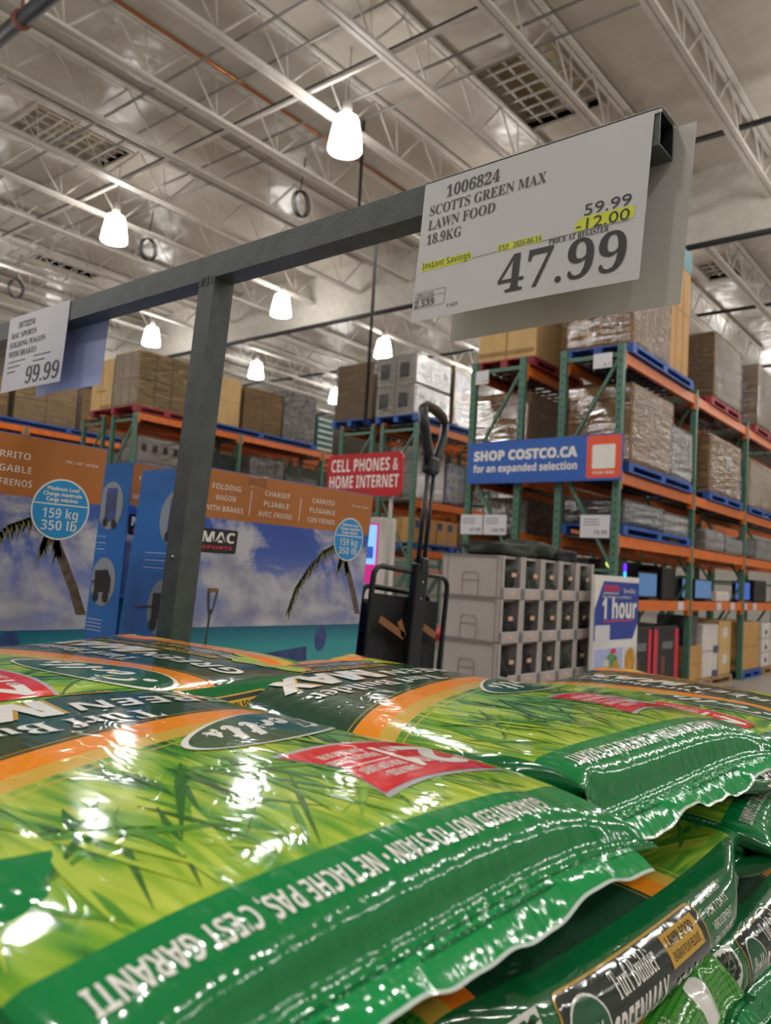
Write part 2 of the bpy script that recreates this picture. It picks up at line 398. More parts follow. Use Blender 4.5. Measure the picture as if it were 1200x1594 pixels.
pipe_x('conduit_pipe', 'thin grey conduit behind the long dark sprinkler pipe', 9.0, 9.1, -40, 8, .022, 'pipe_grey')
pipe_x('conduit_pipe', 'thin grey conduit nearest the camera at the top of the ceiling', 6.95, 9.15, -40, 8, .025, 'pipe_grey')
pipe_x('conduit_pipe', 'second thin grey conduit near the top of the ceiling', 7.65, 9.2, -40, 8, .02, 'pipe_grey')
pipe_x('conduit_pipe', 'thin grey conduit passing under the large skylight corner', 9.75, 9.3, -40, 8, .02, 'pipe_grey')
pipe_x('sprinkler_pipe', 'dark sprinkler pipe ending at the right behind the beam end of the price card', 13.08, 9.05, -6, 8, .05, 'pipe_black')
pipe_x('conduit_pipe', 'dark pipe along the lower edge of the white ceiling fascia', 15.18, 8.1, -40, 12, .06, 'pipe_black')
pipe_x('sprinkler_pipe', 'far dark sprinkler pipe beyond the white fascia', 21.5, 8.9, -40, 10, .05, 'pipe_black')
pipe_x('sprinkler_pipe', 'farthest dark sprinkler pipe over the back racks', 27.5, 8.9, -40, 10, .05, 'pipe_black')
t = thing('drain_pipe', 'thick black pipe with a rusty clamp at the top left corner', 'pipe', (-10.4, 4.36, 8.4))
MB().tube([(-9, 0, 0), (14, 0, 0)], .1, 'pipe_black', 14).build('pipe', t)
MB().tube([(.0, 0, 0), (.07, 0, 0)], .13, 'clamp_red', 14).box(.01, .06, -.012, .012, .1, .35, 'clamp_red').build('clamp', t)
tag(MB().tube([(-10.15, 1, 9.32), (-10.15, 14.6, 9.32)], .03, 'copper', 8).build('copper_pipe'), 'orange copper pipe running along a joist towards the nearest lamp', 'pipe')
# brackets of the sprinkler pipe
for k, (x, y, z, lb) in enumerate([(-11.33, 10.41, 8.6, 'black cable coil hanging from the ceiling just above the grey sign beam'), (-16.12, 10.11, 8.6, 'black cable coil hanging left of the sign post, under the second lamp'), (-21.89, 9.74, 8.6, 'cable coil hanging at the far left above the small price card')]):
    q = MB()
    for a in range(3):
        q.tube([(.0+.03*a, .2*math.cos(u)+.02*a, .26*math.sin(u)) for u in [2*math.pi*i/18 for i in range(18)]], .013, 'pipe_black', 6, True)
    q.tube([(0, 0, .26), (0, .05, .6), (0, .1, 1.0)], .012, 'pipe_black', 6)
    tag(q.build('cable_coil', loc=(x, y, z)), lb, 'cable', 'hanging cable coils')
q = MB(); q.tube([(-8.85, 10.0, 3.9), (-8.85, 10.0, 7.2), (-8.88, 10.02, 7.5), (-9.0, 10.05, 7.62), (-9.5, 10.2, 7.75), (-9.55, 10.22, 9.66)], .03, 'pipe_black', 8)
tag(q.build('conduit_drop'), 'dark vertical conduit dropping from the ceiling beside the middle rack', 'pipe')
# lamps
def lamp():
    t = thing('ceiling_lamp', '', 'lamp')
    q = MB(); q.lathe([(.0, .015), (.15, .01), (.262, 0), (.27, .02), (.255, .14), (.232, .28), (.208, .40), (.195, .48), (.17, .535), (.11, .56), (.0, .565)], 'lamp', 20); q.build('bell_shade', t)
    q = MB(); q.lathe([(.0, .5), (.075, .55), (.08, .6), (.08, .78), (.05, .82), (0, .82)], 'lamp_cap', 12); q.build('ballast_cap', t)
    q = MB(); q.tube([(0, 0, .8), (0, 0, ZC-7.95)], .008, 'pipe_grey', 6); q.build('cord', t)
    li = bpy.data.lights.new('lamp_light', 'AREA'); li.shape = 'DISK'; li.size = .46; li.energy = LAMP_WATTS; li.color = LAMP_COL
    lo = bpy.data.objects.new('lamp_light', li); COL.objects.link(lo); lo.location = (0, 0, -.012); lo.parent = t
    return t
LV = {(-8.37, 8.57): 'largest bell lamp glowing above the grey beam, left of the price card', (-14.9, 8.56): 'second largest bell lamp, at the left over the small price card',
      (-15.34, 13.72): 'bell lamp hanging before the white fascia, right of the sign post', (-21.16, 13.7): 'bell lamp left of the sign post, over the stacked tan cartons',
      (-21.33, 18.12): 'small bell lamp just right of the sign post above the left rack', (-15.49, 18.12): 'bell lamp glowing directly over the middle rack cartons', (-21.52, 22.45): 'smallest bell lamp, far away between the left and middle racks'}
l0 = lamp(); first = True
for (x, y), lb in LV.items():
    o = l0 if first else copy_tree(l0); first = False
    o.location = (x, y, 7.95); o['label'] = lb; o['group'] = 'bell ceiling lamps'
grid = [(x, y) for x in (-27.5, -21.2, -15.2, -8.5, -2.2, 4.2, 10.0) for y in (-6, -1.2, 3.7, 8.6, 13.7, 18.1, 22.5, 28, 34)]
for x, y in grid:
    if any(abs(x-a)+abs(y-b) < 2.0 for a, b in LV): continue
    if (x, y) == (-2.2, 8.6): x = -1.3
    o = copy_tree(l0); o.location = (x, y, 7.95); o['label'] = 'bell-shaped ceiling lamp of the warehouse outside the view or hidden behind goods'; o['group'] = 'bell ceiling lamps out of sight'

# ------------------------------------------------------------------ pallet racks
def beam_part(root, x, y0, y1, z):
    q = MB(); q.box(x-.025, x+.025, y0, y1, z-.13, z, 'beam_orange')
    for y in (y0, y1): q.box(x-.03, x+.032, y-.05, y+.05, z-.2, z+.02, 'beam_orange')
    q.build('beam', root)
def rack(label, xf, depth, y0, bay, nb, levels, zt, group=None):
    """a row of bays: posts at both edges, braces across, orange beams along"""
    r = thing('pallet_rack', label, 'rack', (xf, y0, 0), group=group)
    for k in range(nb+1):
        y = bay*k
        fr = MB()
        for x in (0, -depth):
            fr.box(x-.04, x+.04, y-.035, y+.035, 0, zt, 'post_green')
            fr.box(x-.07, x+.07, y-.06, y+.06, 0, .015, 'post_green')
        if k == 0:
            for x in (0, -depth):
                for q in range(int(zt/.1)): fr.box(x-.012, x+.012, y-.0362, y-.0352, .08+q*.1, .105+q*.1, 'grey_in')
        fo = fr.build('upright_frame', r)
        b = MB(); z = .3; s = 1
        while z < zt-.2:
            b.bar((-.03, y, z), (-depth+.03, y, z), .035, .035, 'post_green')
            z2 = min(z+1.25, zt-.15)
            b.bar((-.03 if s > 0 else -depth+.03, y, z2-.03), (-depth+.03 if s > 0 else -.03, y, z+.05), .035, .035, 'post_green', (0, 1, 0)); s = -s; z += 1.3
        b.bar((-.03, y, zt-.13), (-depth+.03, y, zt-.13), .035, .05, 'post_green')
        b.build('brace', fo)
    for k in range(nb):
        for z in levels:
            for x in (0, -depth): beam_part(r, x, bay*k+.036, bay*(k+1)-.036, z)
            dk = MB()
            n = 12
            for i in range(n): dk.box(-depth+.03, -.03, bay*k+.08+(bay-.2)*i/n, bay*k+.11+(bay-.2)*i/n, z-.035, z-.01, 'deck_wire')
            for i in range(4): dk.box(-depth+.06+(depth-.16)*i/3, -depth+.08+(depth-.16)*i/3, bay*k+.06, bay*(k+1)-.06, z-.05, z-.035, 'deck_wire')
            dk.build('wire_deck', r)
    return r
rack('green and orange pallet rack at the right, front row facing the aisle', -3.8, .74, 8.8, 2.6, 4, [4.21, 2.77, 2.02, 1.27], 4.3)
rack('green pallet rack row standing right behind the front right rack', -5.12, .74, 8.8, 2.6, 4, [4.21, 2.77, 2.02], 4.3)
rack('middle pallet rack set back behind the red sign', -8.8, .8, 11.38, 2.6, 4, [4.21, 2.77, 1.85], 4.2)
rack('pallet rack row behind the middle rack, its posts left of it', -9.85, .8, 11.38, 2.6, 3, [4.21, 2.77], 4.2)
rack('long pallet rack behind the sign post and blue boxes', -13.45, .75, 8.5, 2.6, 5, [4.21, 2.77, 1.5], 4.2)
rack('pallet rack row at the back of the long left rack', -14.55, .75, 8.5, 2.6, 5, [4.21, 2.77], 4.2)
rack('farthest left pallet rack behind the left wagon box', -17.74, .8, 5.84, 2.6, 4, [4.21, 2.77, 1.5], 4.2)

def pallet(label, x0, x1, y0, y1, z, m, group='pallets on the racks'):
    q = MB(); n = 6
    for i in range(n):
        a = y0+(y1-y0)*i/n; q.box(x0, x1, a+.01, a+(y1-y0)/n-.02, z+.105, z+.125, m)
    for x in (x0, (x0+x1)/2-.05, x1-.1):
        q.box(x, x+.1, y0, y1, z+.085, z+.105, m)
        for y in (y0, (y0+y1)/2-.07, y1-.14): q.box(x, x+.1, y, y+.14, z+.02, z+.085, m)
        q.box(x, x+.1, y0, y1, z, z+.02, m)
    return tag(q.build('pallet'), label, 'pallet', group)
def carton(label, x0, x1, y0, y1, z0, z1, m='cb', wrap=False, seams=1, tape=None, lid=False, lines=2, name='carton', cat='box', marks=None, group=None):
    """a large shipping carton: body, seam/tape strips on the faces, optional lid tray, optional film"""
    cx, cy = (x0+x1)/2, (y0+y1)/2; w, l, h = (x1-x0)/2, (y1-y0)/2, z1-z0
    t = thing(name, label, cat, (cx, cy, z0), group=group)
    q = MB(); q.box(-w, w, -l, l, 0, h, m, .012); q.build('body', t)
    s = MB(); e = .003; k = seams
    dk = 'cb_dark' if m in ('cb', 'cb_pale') else 'bin_dark'
    for i in range(1, k+1):
        y = -l+2*l*i/(k+1); s.box(w, w+e, y-.012, y+.012, .01, h-.01, dk)
        x = -w+2*w*i/(k+1); s.box(x-.012, x+.012, -l-e, -l, .01, h-.01, dk)
    for i in range(1, lines):
        z = h*i/lines; s.box(w, w+e, -l+.01, l-.01, z-.006, z+.006, dk); s.box(-w+.01, w-.01, -l-e, -l, z-.006, z+.006, dk)
    if s.v: s.build('seams', t)
    if lid:
        q = MB(); q.box(-w-.015, w+.015, -l-.015, l+.015, h-.16, h+.01, m, .008); q.build('lid', t)
    if tape:
        q = MB(); q.box(-w-.006, w+.006, -l-.006, l+.006, h-tape[1], h+.004, tape[0]); q.build('printed_band', t)
    if marks:
        for face, u, v, a, b, mm in marks:
            q = MB()
            if face == 'x': q.box(w, w+.005, -l+2*l*u, -l+2*l*(u+a), h*v, h*(v+b), mm)
            else: q.box(-w+2*w*u, -w+2*w*(u+a), -l-.005, -l, h*v, h*(v+b), mm)
            q.build('printed_mark', t)
    if wrap:
        q = MB(); q.box(-w-.025, w+.025, -l-.025, l+.025, .01, h+.02, 'wrap', .03); q.build('stretch_wrap', t)
    return t
# right rack, top level
pallet('blue pallet on top of the right rack end', -4.62, -3.72, 8.93, 11.1, 4.22, 'pal_blue')
carton('wide tan carton with vertical seams on the top right blue pallet', -4.6, -3.76, 8.97, 10.2, 4.345, 5.35, 'cb', True, 4)
carton('tall brown carton with a teal band around its top', -4.6, -3.78, 10.24, 11.02, 4.345, 6.15, 'cb', False, 2, ('teal', .28))
pallet('red pallet behind the tall teal-banded carton', -4.6, -3.75, 12.0, 13.5, 4.22, 'pal_red')
carton('dull brown wrapped carton right of the tall teal-banded one', -4.56, -3.76, 12.08, 13.46, 4.345, 5.34, 'cb_dark', True, 2)
pallet('red pallet at the right edge, top rack level', -4.6, -3.75, 14.4, 16.2, 4.22, 'pal_red')
carton('brown wrapped carton at the right edge of the top rack level', -4.56, -3.76, 14.5, 16.1, 4.345, 5.42, 'cb_dark', True, 3)
pallet('red pallet under the cream carton behind the price card', -5.92, -5.05, 8.9, 10.4, 4.22, 'pal_red')
carton('cream tan carton half hidden under the big price card', -5.92, -5.05, 8.95, 10.3, 4.345, 5.5, 'cb_pale', False, 1, None, False, 2, marks=[('y', .15, .8, .6, .06, 'cb_dark'), ('y', .02, .06, .96, .05, 'cb_dark')])
# level 2.77
pallet('blue pallet under the big lidded carton on the right rack', -4.62, -3.72, 8.95, 11.2, 2.78, 'pal_blue')
carton('big lidded brown carton in film above the blue store sign', -4.56, -3.74, 9.0, 10.35, 2.905, 3.86, 'cb', True, 1, None, True, 1)
carton('silver film-wrapped stack beside the big lidded carton', -4.5, -3.76, 10.42, 11.2, 2.905, 3.6, 'film_white', True, 0, None, False, 3, 'wrapped_stack', 'goods')
pallet('blue pallet in the second bay of the right rack', -4.6, -3.74, 12.0, 13.7, 2.78, 'pal_blue')
carton('pale brown carton with a white label in the second right bay', -4.52, -3.78, 12.06, 13.6, 2.905, 3.78, 'cb', True, 0, None, False, 1, marks=[('x', .55, .55, .2, .2, 'cb_white')])
pallet('blue pallet at the right edge, middle rack level', -4.6, -3.74, 14.1, 15.9, 2.78, 'pal_blue')
carton('pale carton at the right edge of the middle rack level', -4.52, -3.78, 14.2, 15.8, 2.905, 3.7, 'cb_pale', True, 1)
carton('brown carton behind the rack post, left of the big lidded one', -5.92, -5.1, 8.95, 10.3, 2.79, 3.87, 'cb', True, 0, None, True, 1)
# level 2.02
pallet('blue pallet under the flat black packs', -4.6, -3.76, 8.95, 11.3, 2.03, 'pal_blue')
carton('flat black packs under film on the right rack', -4.55, -3.8, 9.0, 10.3, 2.155, 2.46, 'film_grey', True, 0, None, False, 3, 'wrapped_stack', 'goods')
carton('flat silver packs under film right of the black packs', -4.55, -3.8, 10.35, 11.3, 2.155, 2.42, 'film_white', True, 0, None, False, 3, 'wrapped_stack', 'goods')
for i, (a, b, h, m) in enumerate([(12.0, 12.9, .3, 'film_white'), (13.0, 13.9, .24, 'film_white'), (14.1, 14.6, .3, 'film_grey'), (14.8, 16.2, .34, 'film_white'), (16.7, 17.6, .3, 'film_grey')]):
    carton(['low white wrapped stack in the second bay above the screens', 'second low white wrapped stack, further along that shelf', 'short dark wrapped stack between pale ones on that shelf', 'pale wrapped stack at the right edge above the screens', 'farthest dark wrapped stack on that shelf'][i], -4.5, -3.78, a, b, 2.04, 2.04+h, m, True, 1, None, False, 2, 'wrapped_stack', 'goods')
# screens on the 1.27 shelf
def laptop(label, y0, y1, m, z=1.27, h=.36):
    c = (y0+y1)/2; w = (y1-y0)/2
    t = thing('display_screen', label, 'screen', (-3.95, c, z), group='lit screens on the right rack')
    MB().box(-.03, .03, -w, w, .03, h, 'black', .006).build('bezel', t)
    MB().box(.031, .034, -w+.02, w-.02, .05, h-.02, m).build('panel', t)
    MB().box(-.1, .12, -w*.5, w*.5, 0, .03, 'black').build('stand', t)
laptop('lit blue screen with a swirl, nearest the tall blue sign', 9.85, 10.5, 'screen_blue')
laptop('narrow lit blue screen beside the second rack post', 11.48, 11.8, 'screen_blue')
laptop('tilted lit blue screen left of the white boxes', 12.03, 12.8, 'screen_blue', h=.33)
laptop('deep blue lit screen near the right edge of the photo', 14.08, 14.95, 'screen_deep', h=.36)
t = thing('display_screen', 'black monitor with a coloured light strip above the tall sign', 'screen', (-4.0, 9.3, 1.27))
MB().box(-.03, .03, -.35, .3, .05, .5, 'black', .01).build('bezel', t); MB().box(-.1, .1, -.1, .1, 0, .05, 'black').build('stand', t)
q = MB(); q.box(.031, .034, .2, .28, .34, .44, 'led_violet'); q.box(.031, .034, .2, .28, .2, .34, 'led_cyan'); q.build('light_strip', t)
q = MB(); q.lathe([(0, -.05), (.05, 0), (0, .05)], 'led_lime', 10, (.05, -.3, .42)); q.build('lime_light', t)
for i, (a, b, h, m, lb) in enumerate([(10.6, 11.1, .45, 'black', 'black speaker box between two blue screens'), (12.95, 13.6, .16, 'cb_white', 'low white box right of the tilted screen'), (15.1, 15.9, .4, 'black', 'black electronics box at the right edge of the screen shelf')]):
    tag(MB().box(-4.17, -3.88, a, b, 1.27, 1.27+h, m, .015).build('electronics_box'), lb, 'box')
carton('black box at the back of the screen shelf', -4.5, -4.2, 9.0, 11.3, 1.27, 1.75, 'black', False, 0, lines=1)
carton('dark box row at the back of the second screen shelf bay', -4.5, -4.25, 12.0, 13.9, 1.27, 1.6, 'black', False, 0, lines=1)
# price strips on the shelf beam
for i, y in enumerate((10.9, 12.6, 13.3, 14.0, 14.6)):
    tag(MB().box(-3.772, -3.768, y, y+.22, 1.15, 1.26, 'paper').build('shelf_tag'), 'white price tag on the orange screen-shelf beam, %s from the left' % ordn[i], 'tag', 'tags on the screen shelf')
# floor goods under the shelf
for i, (a, b, z1, m, lb) in enumerate([(9.45, 10.2, .93, 'black', 'black carton with red print left on the floor of the right rack'), (10.25, 11.2, .93, 'black', 'black carton with red sides next to the second rack post')]):
    carton(lb, -4.5, -3.85, a, b, .13, z1, m, False, 0, None, False, 1, marks=[('x', .02, .05, .14, .9, 'hour_red'), ('x', .84, .05, .14, .9, 'hour_red'), ('x', .35, .62, .4, .12, 'ink_grey'), ('x', .3, .2, .15, .3, 'clamp_red')])
pallet('blue pallet under the black and red cartons', -4.5, -3.8, 9.4, 11.25, 0, 'pal_blue', 'pallets on the floor')
pallet('wooden pallet under the small brown and white boxes', -4.5, -3.8, 11.45, 13.6, 0, 'pal_wood', 'pallets on the floor')
carton('small brown carton stack right of the second post', -4.3, -3.82, 11.5, 12.15, .13, .62, 'cb', False, 0)
carton('dark box on top of the small brown cartons', -4.3, -3.86, 11.55, 12.0, .62, 1.05, 'film_grey', False, 0, lines=1)
carton('tall white carton with blue corner next to brown boxes', -4.4, -3.84, 12.2, 12.95, .13, .92, 'cb_white', False, 0, None, False, 2, marks=[('x', .7, .45, .3, .14, 'film_blue'), ('x', .65, .0, .35, .12, 'film_blue')])
carton('lower tan carton with white label by the third post', -4.4, -3.84, 13.0, 13.62, .13, .54, 'cb_pale', False, 0, None, False, 1, marks=[('x', .3, .4, .35, .35, 'cb_white')])
carton('upper tan carton with white label by the third post', -4.4, -3.84, 13.0, 13.62, .54, .97, 'cb_pale', False, 0, None, False, 1, marks=[('x', .3, .4, .35, .35, 'cb_white')])
pallet('blue pallet under the plain brown cartons at the right', -4.5, -3.76, 14.05, 15.2, 0, 'pal_blue', 'pallets on the floor')
carton('plain brown carton stack at the right, third rack bay', -4.45, -3.8, 14.05, 15.15, .13, .93, 'cb', False, 0, None, False, 2)
pallet('bare wooden pallet under the white cartons at the right edge', -4.5, -3.76, 15.3, 16.5, 0, 'pal_wood', 'pallets on the floor')
carton('white carton stack with black marks at the right edge', -4.45, -3.8, 15.35, 16.45, .13, .9, 'cb_white', False, 1, None, False, 3, marks=[('x', .2, .4, .1, .1, 'black'), ('x', .2, .75, .1, .1, 'black'), ('x', .2, .1, .1, .1, 'black')])
# middle rack loads
pallet('blue pallet on top of the middle rack', -9.75, -8.75, 11.3, 13.2, 4.22, 'pal_blue')
n = 0
for yi, (ya, yb) in enumerate([(11.3, 12.42)]):
    for zi in range(2):
        for xi in range(1):
            carton('%s whitish carton with dark ovals on the middle rack' % ('lower', 'upper')[zi], -9.75, -8.85, ya, yb, 4.345+zi*.57, 4.345+zi*.57+.56, 'cb_white', True, 1, None, False, 1,
                   marks=[('y', .08, .25, .25, .5, 'film_grey'), ('y', .6, .25, .25, .5, 'film_grey'), ('x', .12, .55, .17, .2, 'film_grey'), ('x', .75, .5, .17, .2, 'film_grey')]+([('x', .45, .5, .17, .2, 'film_grey')] if zi == 0 else []))
carton('tan and white wrapped carton behind the oval-marked ones', -9.7, -8.85, 12.56, 13.2, 4.345, 5.55, 'cb_pale', True, 1, None, False, 2, marks=[('x', .15, .1, .7, .32, 'cb_white'), ('x', .15, .58, .7, .3, 'film_white')])
pallet('blue pallet under the tall film-wrapped stack left of the oval-marked cartons', -10.9, -9.95, 11.3, 12.9, 4.22, 'pal_blue')
carton('tall film-wrapped brown stack left of the oval-marked cartons', -10.85, -9.9, 11.35, 12.8, 4.345, 5.45, 'cb_dark', True, 1, None, False, 4, 'wrapped_stack', 'goods')
carton('white red-marked wrapped stack behind the wagon handle', -9.5, -8.85, 11.5, 12.4, 2.79, 3.78, 'cb_white', True, 1, None, False, 4, marks=[('x', .3, .6, .4, .15, 'film_grey'), ('x', .3, .2, .4, .15, 'film_grey'), ('x', .1, .85, .8, .06, 'hour_red')])
carton('blue and white wrapped stack left of the blue store sign', -9.5, -8.85, 12.45, 13.2, 2.79, 3.6, 'film_blue', True, 1, None, False, 4, 'wrapped_stack', 'goods')
pallet('blue pallet on the lower middle rack shelf', -9.6, -8.78, 11.5, 13.9, 1.86, 'pal_blue')
for i in range(3):
    carton('brown carton with blue corners on the lower middle shelf, %s from the left' % ordn[i], -9.5, -8.85, 11.55+.72*i, 12.24+.72*i, 1.985, 2.45, 'cb', i == 2, 1, None, False, 1, marks=[('x', .02, .6, .2, .3, 'film_blue'), ('x', .52, .6, .2, .3, 'film_blue')])
carton('long tan wrapped carton right of the blue-cornered ones', -9.5, -8.85, 14.05, 15.3, 1.87, 2.5, 'cb', True, 1)
pallet('blue pallet in the second bay of the middle rack', -9.6, -8.78, 14.4, 16.5, 4.22, 'pal_blue')
carton('wrapped carton in the second bay on top of the middle rack', -9.6, -8.85, 14.5, 16.45, 4.345, 5.3, 'cb', True, 2)
carton('pale goods in the lower second bay behind the white tags', -9.5, -8.85, 15.35, 16.5, 1.87, 2.5, 'film_white', True, 1, None, False, 2, 'wrapped_stack', 'goods')
carton('pale wrapped goods in the second bay behind the blue sign', -9.5, -8.85, 14.4, 16.5, 2.79, 3.7, 'film_white', True, 1, None, False, 3, 'wrapped_stack', 'goods')
carton('white goods on the lower right back row behind the tags', -5.85, -5.2, 9.2, 10.4, 2.03, 2.5, 'film_white', True, 1, None, False, 2, 'wrapped_stack', 'goods')
# left rack loads
pallet('red pallet under the big tan carton group at the left', -15.0, -13.4, 8.45, 9.9, 4.22, 'pal_red')
carton('front tan carton block with tape on the left rack', -14.28, -13.42, 8.48, 9.62, 4.345, 5.42, 'cb_pale', True, 2, None, False, 2, marks=[('x', .3, .35, .3, .04, 'cb_dark')])
carton('tan carton block left behind the front one on the left rack', -15.1, -14.32, 8.48, 9.62, 4.345, 5.38, 'cb_pale', False, 1, None, False, 1, marks=[('y', .3, .35, .4, .04, 'cb_dark'), ('y', .5, .02, .45, .06, 'cb_dark')])
carton('tan carton partly hidden behind the grey sign post', -14.2, -13.42, 9.66, 11.02, 4.345, 5.36, 'cb_pale', False, 1)
pallet('blue pallet right of the grey sign post', -14.2, -13.4, 9.95, 13.4, 4.22, 'pal_blue')
carton('film-wrapped brown carton just right of the sign post', -14.2, -13.42, 11.14, 12.26, 4.345, 5.28, 'cb', True, 1, None, False, 1)
carton('white film-wrapped tall stack, end of the left rack row', -14.2, -13.42, 12.32, 13.34, 4.345, 5.46, 'film_white', True, 0, None, False, 1, 'wrapped_stack', 'goods')
for i in range(6):
    tag(MB().box(-14.1, -13.45, 13.46, 14.05, 4.23+i*.145, 4.365+i*.145, 'pack_teal', .012).box(-13.449, -13.445, 13.5, 14.0, 4.27+i*.145, 4.32+i*.145, 'cb_white').build('teal_case'), 'teal case with pale stripe between left and middle racks, %s from the bottom' % ordn[i], 'case', 'teal cases')
for i in range(2):
    carton('white carton with small black prints under the left rack beam, %s' % ('lower', 'upper')[i], -14.1, -13.5, 8.66, 9.9, 2.79+i*.5, 3.28+i*.5, 'cb_white', True, 0, None, False, 1, marks=[('x', .05+.2*k, .4, .09, .3, 'film_grey') for k in range(5)])
carton('dark wrapped goods behind the sign post under the beam', -14.1, -13.5, 10.0, 11.03, 2.79, 3.7, 'film_grey', True, 0, None, False, 2, 'wrapped_stack', 'goods')
carton('white crumpled goods right of the sign post under the beam', -14.1, -13.5, 11.5, 12.5, 2.79, 3.8, 'film_white', True, 3, None, False, 2, 'wrapped_stack', 'goods')
carton('low pale goods at the far end of the left rack under the beam', -14.1, -13.5, 12.6, 13.6, 2.79, 3.5, 'film_white', True, 1, None, False, 2, 'wrapped_stack', 'goods')
pallet('blue pallet on the farthest left rack', -18.6, -17.7, 7.7, 11.2, 4.22, 'pal_blue')
carton('tan carton at the left edge under the small price card', -18.5, -17.76, 6.6, 8.0, 4.345, 5.2, 'cb', True, 1)
carton('wide tan carton below the small price card', -18.5, -17.76, 8.15, 9.62, 4.345, 5.36, 'cb_pale', True, 1)
carton('narrow tan wrapped carton right of the small price card', -18.5, -17.76, 9.75, 11.0, 4.345, 5.36, 'cb', True, 1)
carton('pale wrapped goods under the farthest left rack beam', -18.5, -17.9, 9.0, 10.95, 2.79, 3.7, 'cb_pale', True, 1)

# rack tags and sign
for i, (x0, x1, z0, z1, lb) in enumerate([(-4.14, -3.9, 4.02, 4.2, 'small white label high on the right rack end'), (-5.82, -5.62, 4.0, 4.18, 'small white label high on the back right rack end'),
        (-5.94, -5.6, 1.99, 2.25, 'white price card left of the rack posts, above the grey bins'), (-5.58, -5.24, 1.99, 2.25, 'white price card second from the left above the grey bins'), (-4.22, -3.85, 1.98, 2.25, 'white price card at the right rack corner above the bins')]):
    t = thing('price_tag', lb, 'tag', ((x0+x1)/2, 8.764, z0)); w = (x1-x0)/2; h = z1-z0
    MB().box(-w, w, -.004, 0, 0, h, 'paper').build('card', t)
    q = MB(); fn = lambda x, y: (x, -.0055, y)
    write(q, ['B 11', '114', '97.99', '149.99', '79.99'][i], h*.3, fn, 'ink', x=w*.85, y=h*.12, align='RIGHT')
    if i > 1:
        for k in range(3): q.box(-w*.8, w*.3, -.0055, -.004, h*(.55+.12*k), h*(.585+.12*k), 'ink_grey')
    q.build('lettering', t)
t = thing('store_sign', 'blue banner with orange square hung across the right rack ends', 'sign', (-4.74, 8.66, 2.645))
for xx in (-1.02, .95): MB().box(xx-.02, xx+.02, .012, .106, .44, .47, 'pipe_grey').build('hanger', t)
MB().box(-1.06, 1.055, -.012, .012, 0, .545, 'sign_blue').build('board', t)
MB().poly(rrect(.62, 1.045, .03, .535, .03), 'sign_orange', lambda x, y, h: (x, -.0135, y)).build('orange_square', t)
q = MB(); q.poly(rrect(.69, .975, .14, .425, .02), 'ink_white', lambda x, y, h: (x, -.015, y)); q.build('white_square', t)
q = MB(); fn = lambda x, y: (x, -.0145, y)
write(q, 'SHOP COSTCO.CA', .165, fn, 'ink_white', -.97, .3, width=1.47, face='bold', offset=.006)
write(q, 'for an expanded selection', .13, fn, 'ink_white', -.97, .145, width=1.47, face='bold', offset=.002)
write(q, 'SCAN HERE', .05, lambda x, y: (x, -.016, y), 'ink_white', .835, .075, align='CENTER', face='bold')
q.build('lettering', t)

# ------------------------------------------------------------------ red hanging sign and kiosk
t = thing('department_sign', 'red sign with white lettering beside the wagon handle', 'sign', (-5.28, 6.0, 2.18))
MB().poly(rrect(-.5, .5, 0, .44, .06), 'red', lambda x, y, h: (x, -.012+h, y), .024).build('board', t)
q = MB(); fn = lambda x, y: (x, -.0135, y)
write(q, 'CELL PHONES &', .178, fn, 'ink_white', 0, .258, width=.9, align='CENTER', face='bold')
write(q, 'HOME INTERNET', .178, fn, 'ink_white', 0, .088, width=.93, align='CENTER', face='bold')
q.build('lettering', t)
q = MB(); q.tube([(-.35, .03, -2.18), (-.35, .03, .3)], .02, 'pipe_grey'); q.tube([(.35, .03, -2.18), (.35, .03, .3)], .02, 'pipe_grey'); q.build('pole', t)
t = thing('phone_kiosk', 'white kiosk with a lit blue and magenta screen behind the wagon box', 'kiosk', (-5.33, 6.12, 0))
MB().box(-.26, .26, 0, .2, 0, 1.98, 'cb_white', .02).build('body', t)
q = MB(); q.box(-.2, .19, -.006, 0, 1.3, 1.92, 'screen_magenta'); q.build('screen_border', t)
q = MB(); q.box(-.18, .17, -.01, -.006, 1.5, 1.9, 'screen_sky'); q.box(-.14, .06, -.012, -.01, 1.78, 1.84, 'screen_deep'); q.box(-.15, .14, -.012, -.01, 1.56, 1.68, 'screen_deep'); q.build('screen', t)

# ------------------------------------------------------------------ grey storage bins with dark clothes
BX, BY = -3.0, 4.99
bins = []
def bin_unit(first_col):
    t = thing('storage_bin', '', 'bin')
    w, d, h = .305, .54, .32
    q = MB(); e = .018
    q.box(-d, 0, 0, e, 0, h, 'bin_grey'); q.box(-d, 0, w-e, w, 0, h, 'bin_grey'); q.box(-d, -d+e, 0, w, 0, h, 'bin_grey'); q.box(-d, 0, 0, w, 0, e, 'bin_grey'); q.box(-d, -.05, 0, w, h-e, h, 'bin_grey')
    q.box(-.012, .004, 0, w, 0, .085, 'bin_grey', .004); q.box(-.012, .004, 0, .035, 0, h, 'bin_grey', .004); q.box(-.012, .004, w-.035, w, 0, h, 'bin_grey', .004)
    q.build('shell', t)
    q = MB(); q.box(.004, .006, w/2-.03, w/2+.03, .03, .055, 'label_peach'); q.build('label', t)
    if first_col:
        q = MB()
        def ln(a, b): q.bar((-d+a[0], -.001, a[1]), (-d+b[0], -.001, b[1]), .003, .007, 'bin_dark', (0, 1, 0))
        P = [(.2, .02), (.2, .16), (.22, .19), (.32, .19), (.34, .16), (.34, .02)]
        for a, b in zip(P, P[1:]): ln(a, b)
        ln((.2, .13), (.34, .13)); ln((.06, .01), (.06, .31)); ln((.5, .01), (.5, .31)); ln((.02, .305), (.52, .305))
        q.build('moulded_outline', t)
    return t
ba, bb = bin_unit(True), bin_unit(False); ua = ub = False
